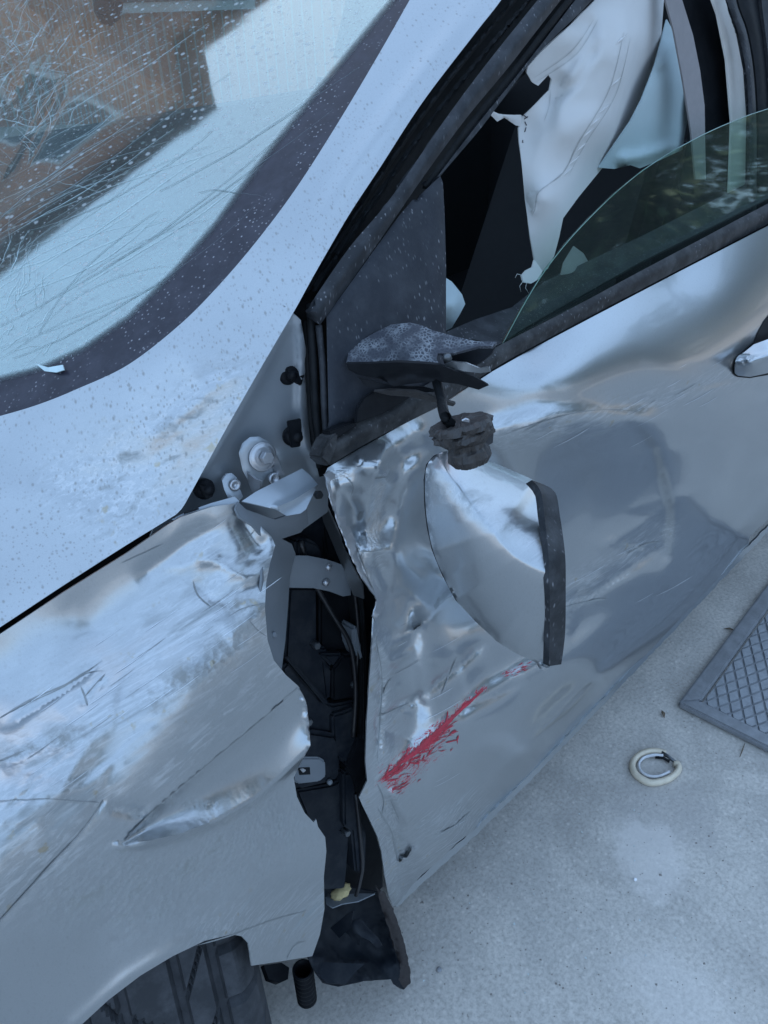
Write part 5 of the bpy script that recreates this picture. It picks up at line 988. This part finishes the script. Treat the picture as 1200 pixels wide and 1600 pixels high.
A_, B_, C_, D_ = rz((350, 175), HZ), rz((60, 400), HZ), rz((260, 130), HZ), rz((420, 0), HZ)
d1 = (B_ - A_)[:2]; d1 = d1 / np.linalg.norm(d1); d2 = np.array((-d1[1], d1[0])); d2 = d2 if d2[1] > 0 else -d2
house('brick_house', A_[:2] + (d1 + d2) * .35, d1, 9, d2, 7, HZ, 'brown brick house whose roof corner is mirrored in the windscreen')
e1_ = (D_ - C_)[:2]; e1_ = e1_ / np.linalg.norm(e1_); e2_ = np.array((-e1_[1], e1_[0])); e2_ = e2_ if e2_[1] > 0 else -e2_
house('brick_house', C_[:2] + (e1_ + e2_) * .35, e1_, 9, e2_, 6, HZ, 'second brick house standing to the rear of the car, mirrored high in the windscreen')
LEAF = NT('leaf'); LEAF.set(Base_Color=LEAF.mix(LEAF.noise(2.5, 3), (.03, .055, .018), (.09, .13, .045)), Roughness=.6); LEAF = LEAF.m; BARK = simple('bark', (.10, .08, .06), .9)
def tree(x, y, h, rad, label, seed, group=None):
    r = random.Random(seed); t = thing('tree', label, 'tree', (x, y, 0), group)
    tube('trunk', [(x, y, 0), (x + .1, y, h * .3), (x + .05, y + .1, h * .75)], [.16, .12, .05], BARK, t, 8)
    V, F = [], []
    blobs = [(r.gauss(0, rad * .45), r.gauss(0, rad * .45), r.uniform(h * .3, h * .95), r.uniform(.35, .6) * rad) for _ in range(14)]
    for i in range(3800):
        bx, by, bz, br_ = r.choice(blobs); d = nrm([r.gauss(0, 1) for _ in range(3)]) * br_ * r.uniform(.5, 1) ; c = np.array((x + bx, y + by, bz)) + d
        a = nrm([r.gauss(0, 1) for _ in range(3)]); b = nrm(np.cross(a, (.3, .5, .8))); s = r.uniform(.06, .13); k = len(V)
        V += [tuple(c - a * s), tuple(c + b * s * .5), tuple(c + a * s), tuple(c - b * s * .5)]; F.append((k, k + 1, k + 2, k + 3))
    me = bpy.data.meshes.new('crown'); me.from_pydata(V, [], F); link('crown', me, LEAF, t, False)
tree(5.2, -3.6, 2.6, 1.4, 'leafy tree mirrored at the front of the lowered window', 1); tree(8.2, -4.8, 3.2, 1.9, 'tall leafy tree mirrored in the middle of the lowered window', 2)
tree(10.5, -9.5, 3.9, 2.2, 'broad leafy tree mirrored at the rear of the lowered window', 3); tree(4.0, -8.0, 3.0, 1.7, 'leafy tree across the yard facing the front door', 4)
tree(9.8, -3.4, 3.6, 1.9, 'leafy tree mirrored at the far rear corner of the lowered window', 5); tree(13.5, -5.2, 4.4, 2.4, 'rearmost leafy tree of the row mirrored in the lowered window', 6); tree(12.0, -7.6, 4.2, 2.3, 'leafy tree filling the gap between two others in the lowered window', 7)
bm = bmesh.new()
for i in range(70):
    px = (random.uniform(640, 1190), random.uniform(1000, 1590)); c = atz(px, .0008)[0]; r = random.uniform(.0008, .0028); a0 = random.uniform(0, 6)
    vs = [bm.verts.new((c[0] + r * random.uniform(.5, 1.2) * math.cos(a0 + t), c[1] + r * random.uniform(.5, 1.2) * math.sin(a0 + t), .0006 + random.uniform(0, .0012))) for t in (0, 2., 4.1)]; bm.faces.new(vs)
g2 = from_bm('glass_crumbs', bm, simple('crumb_glass', (.5, .56, .56), .2, 0, .5, 200)); g2['kind'] = 'stuff'
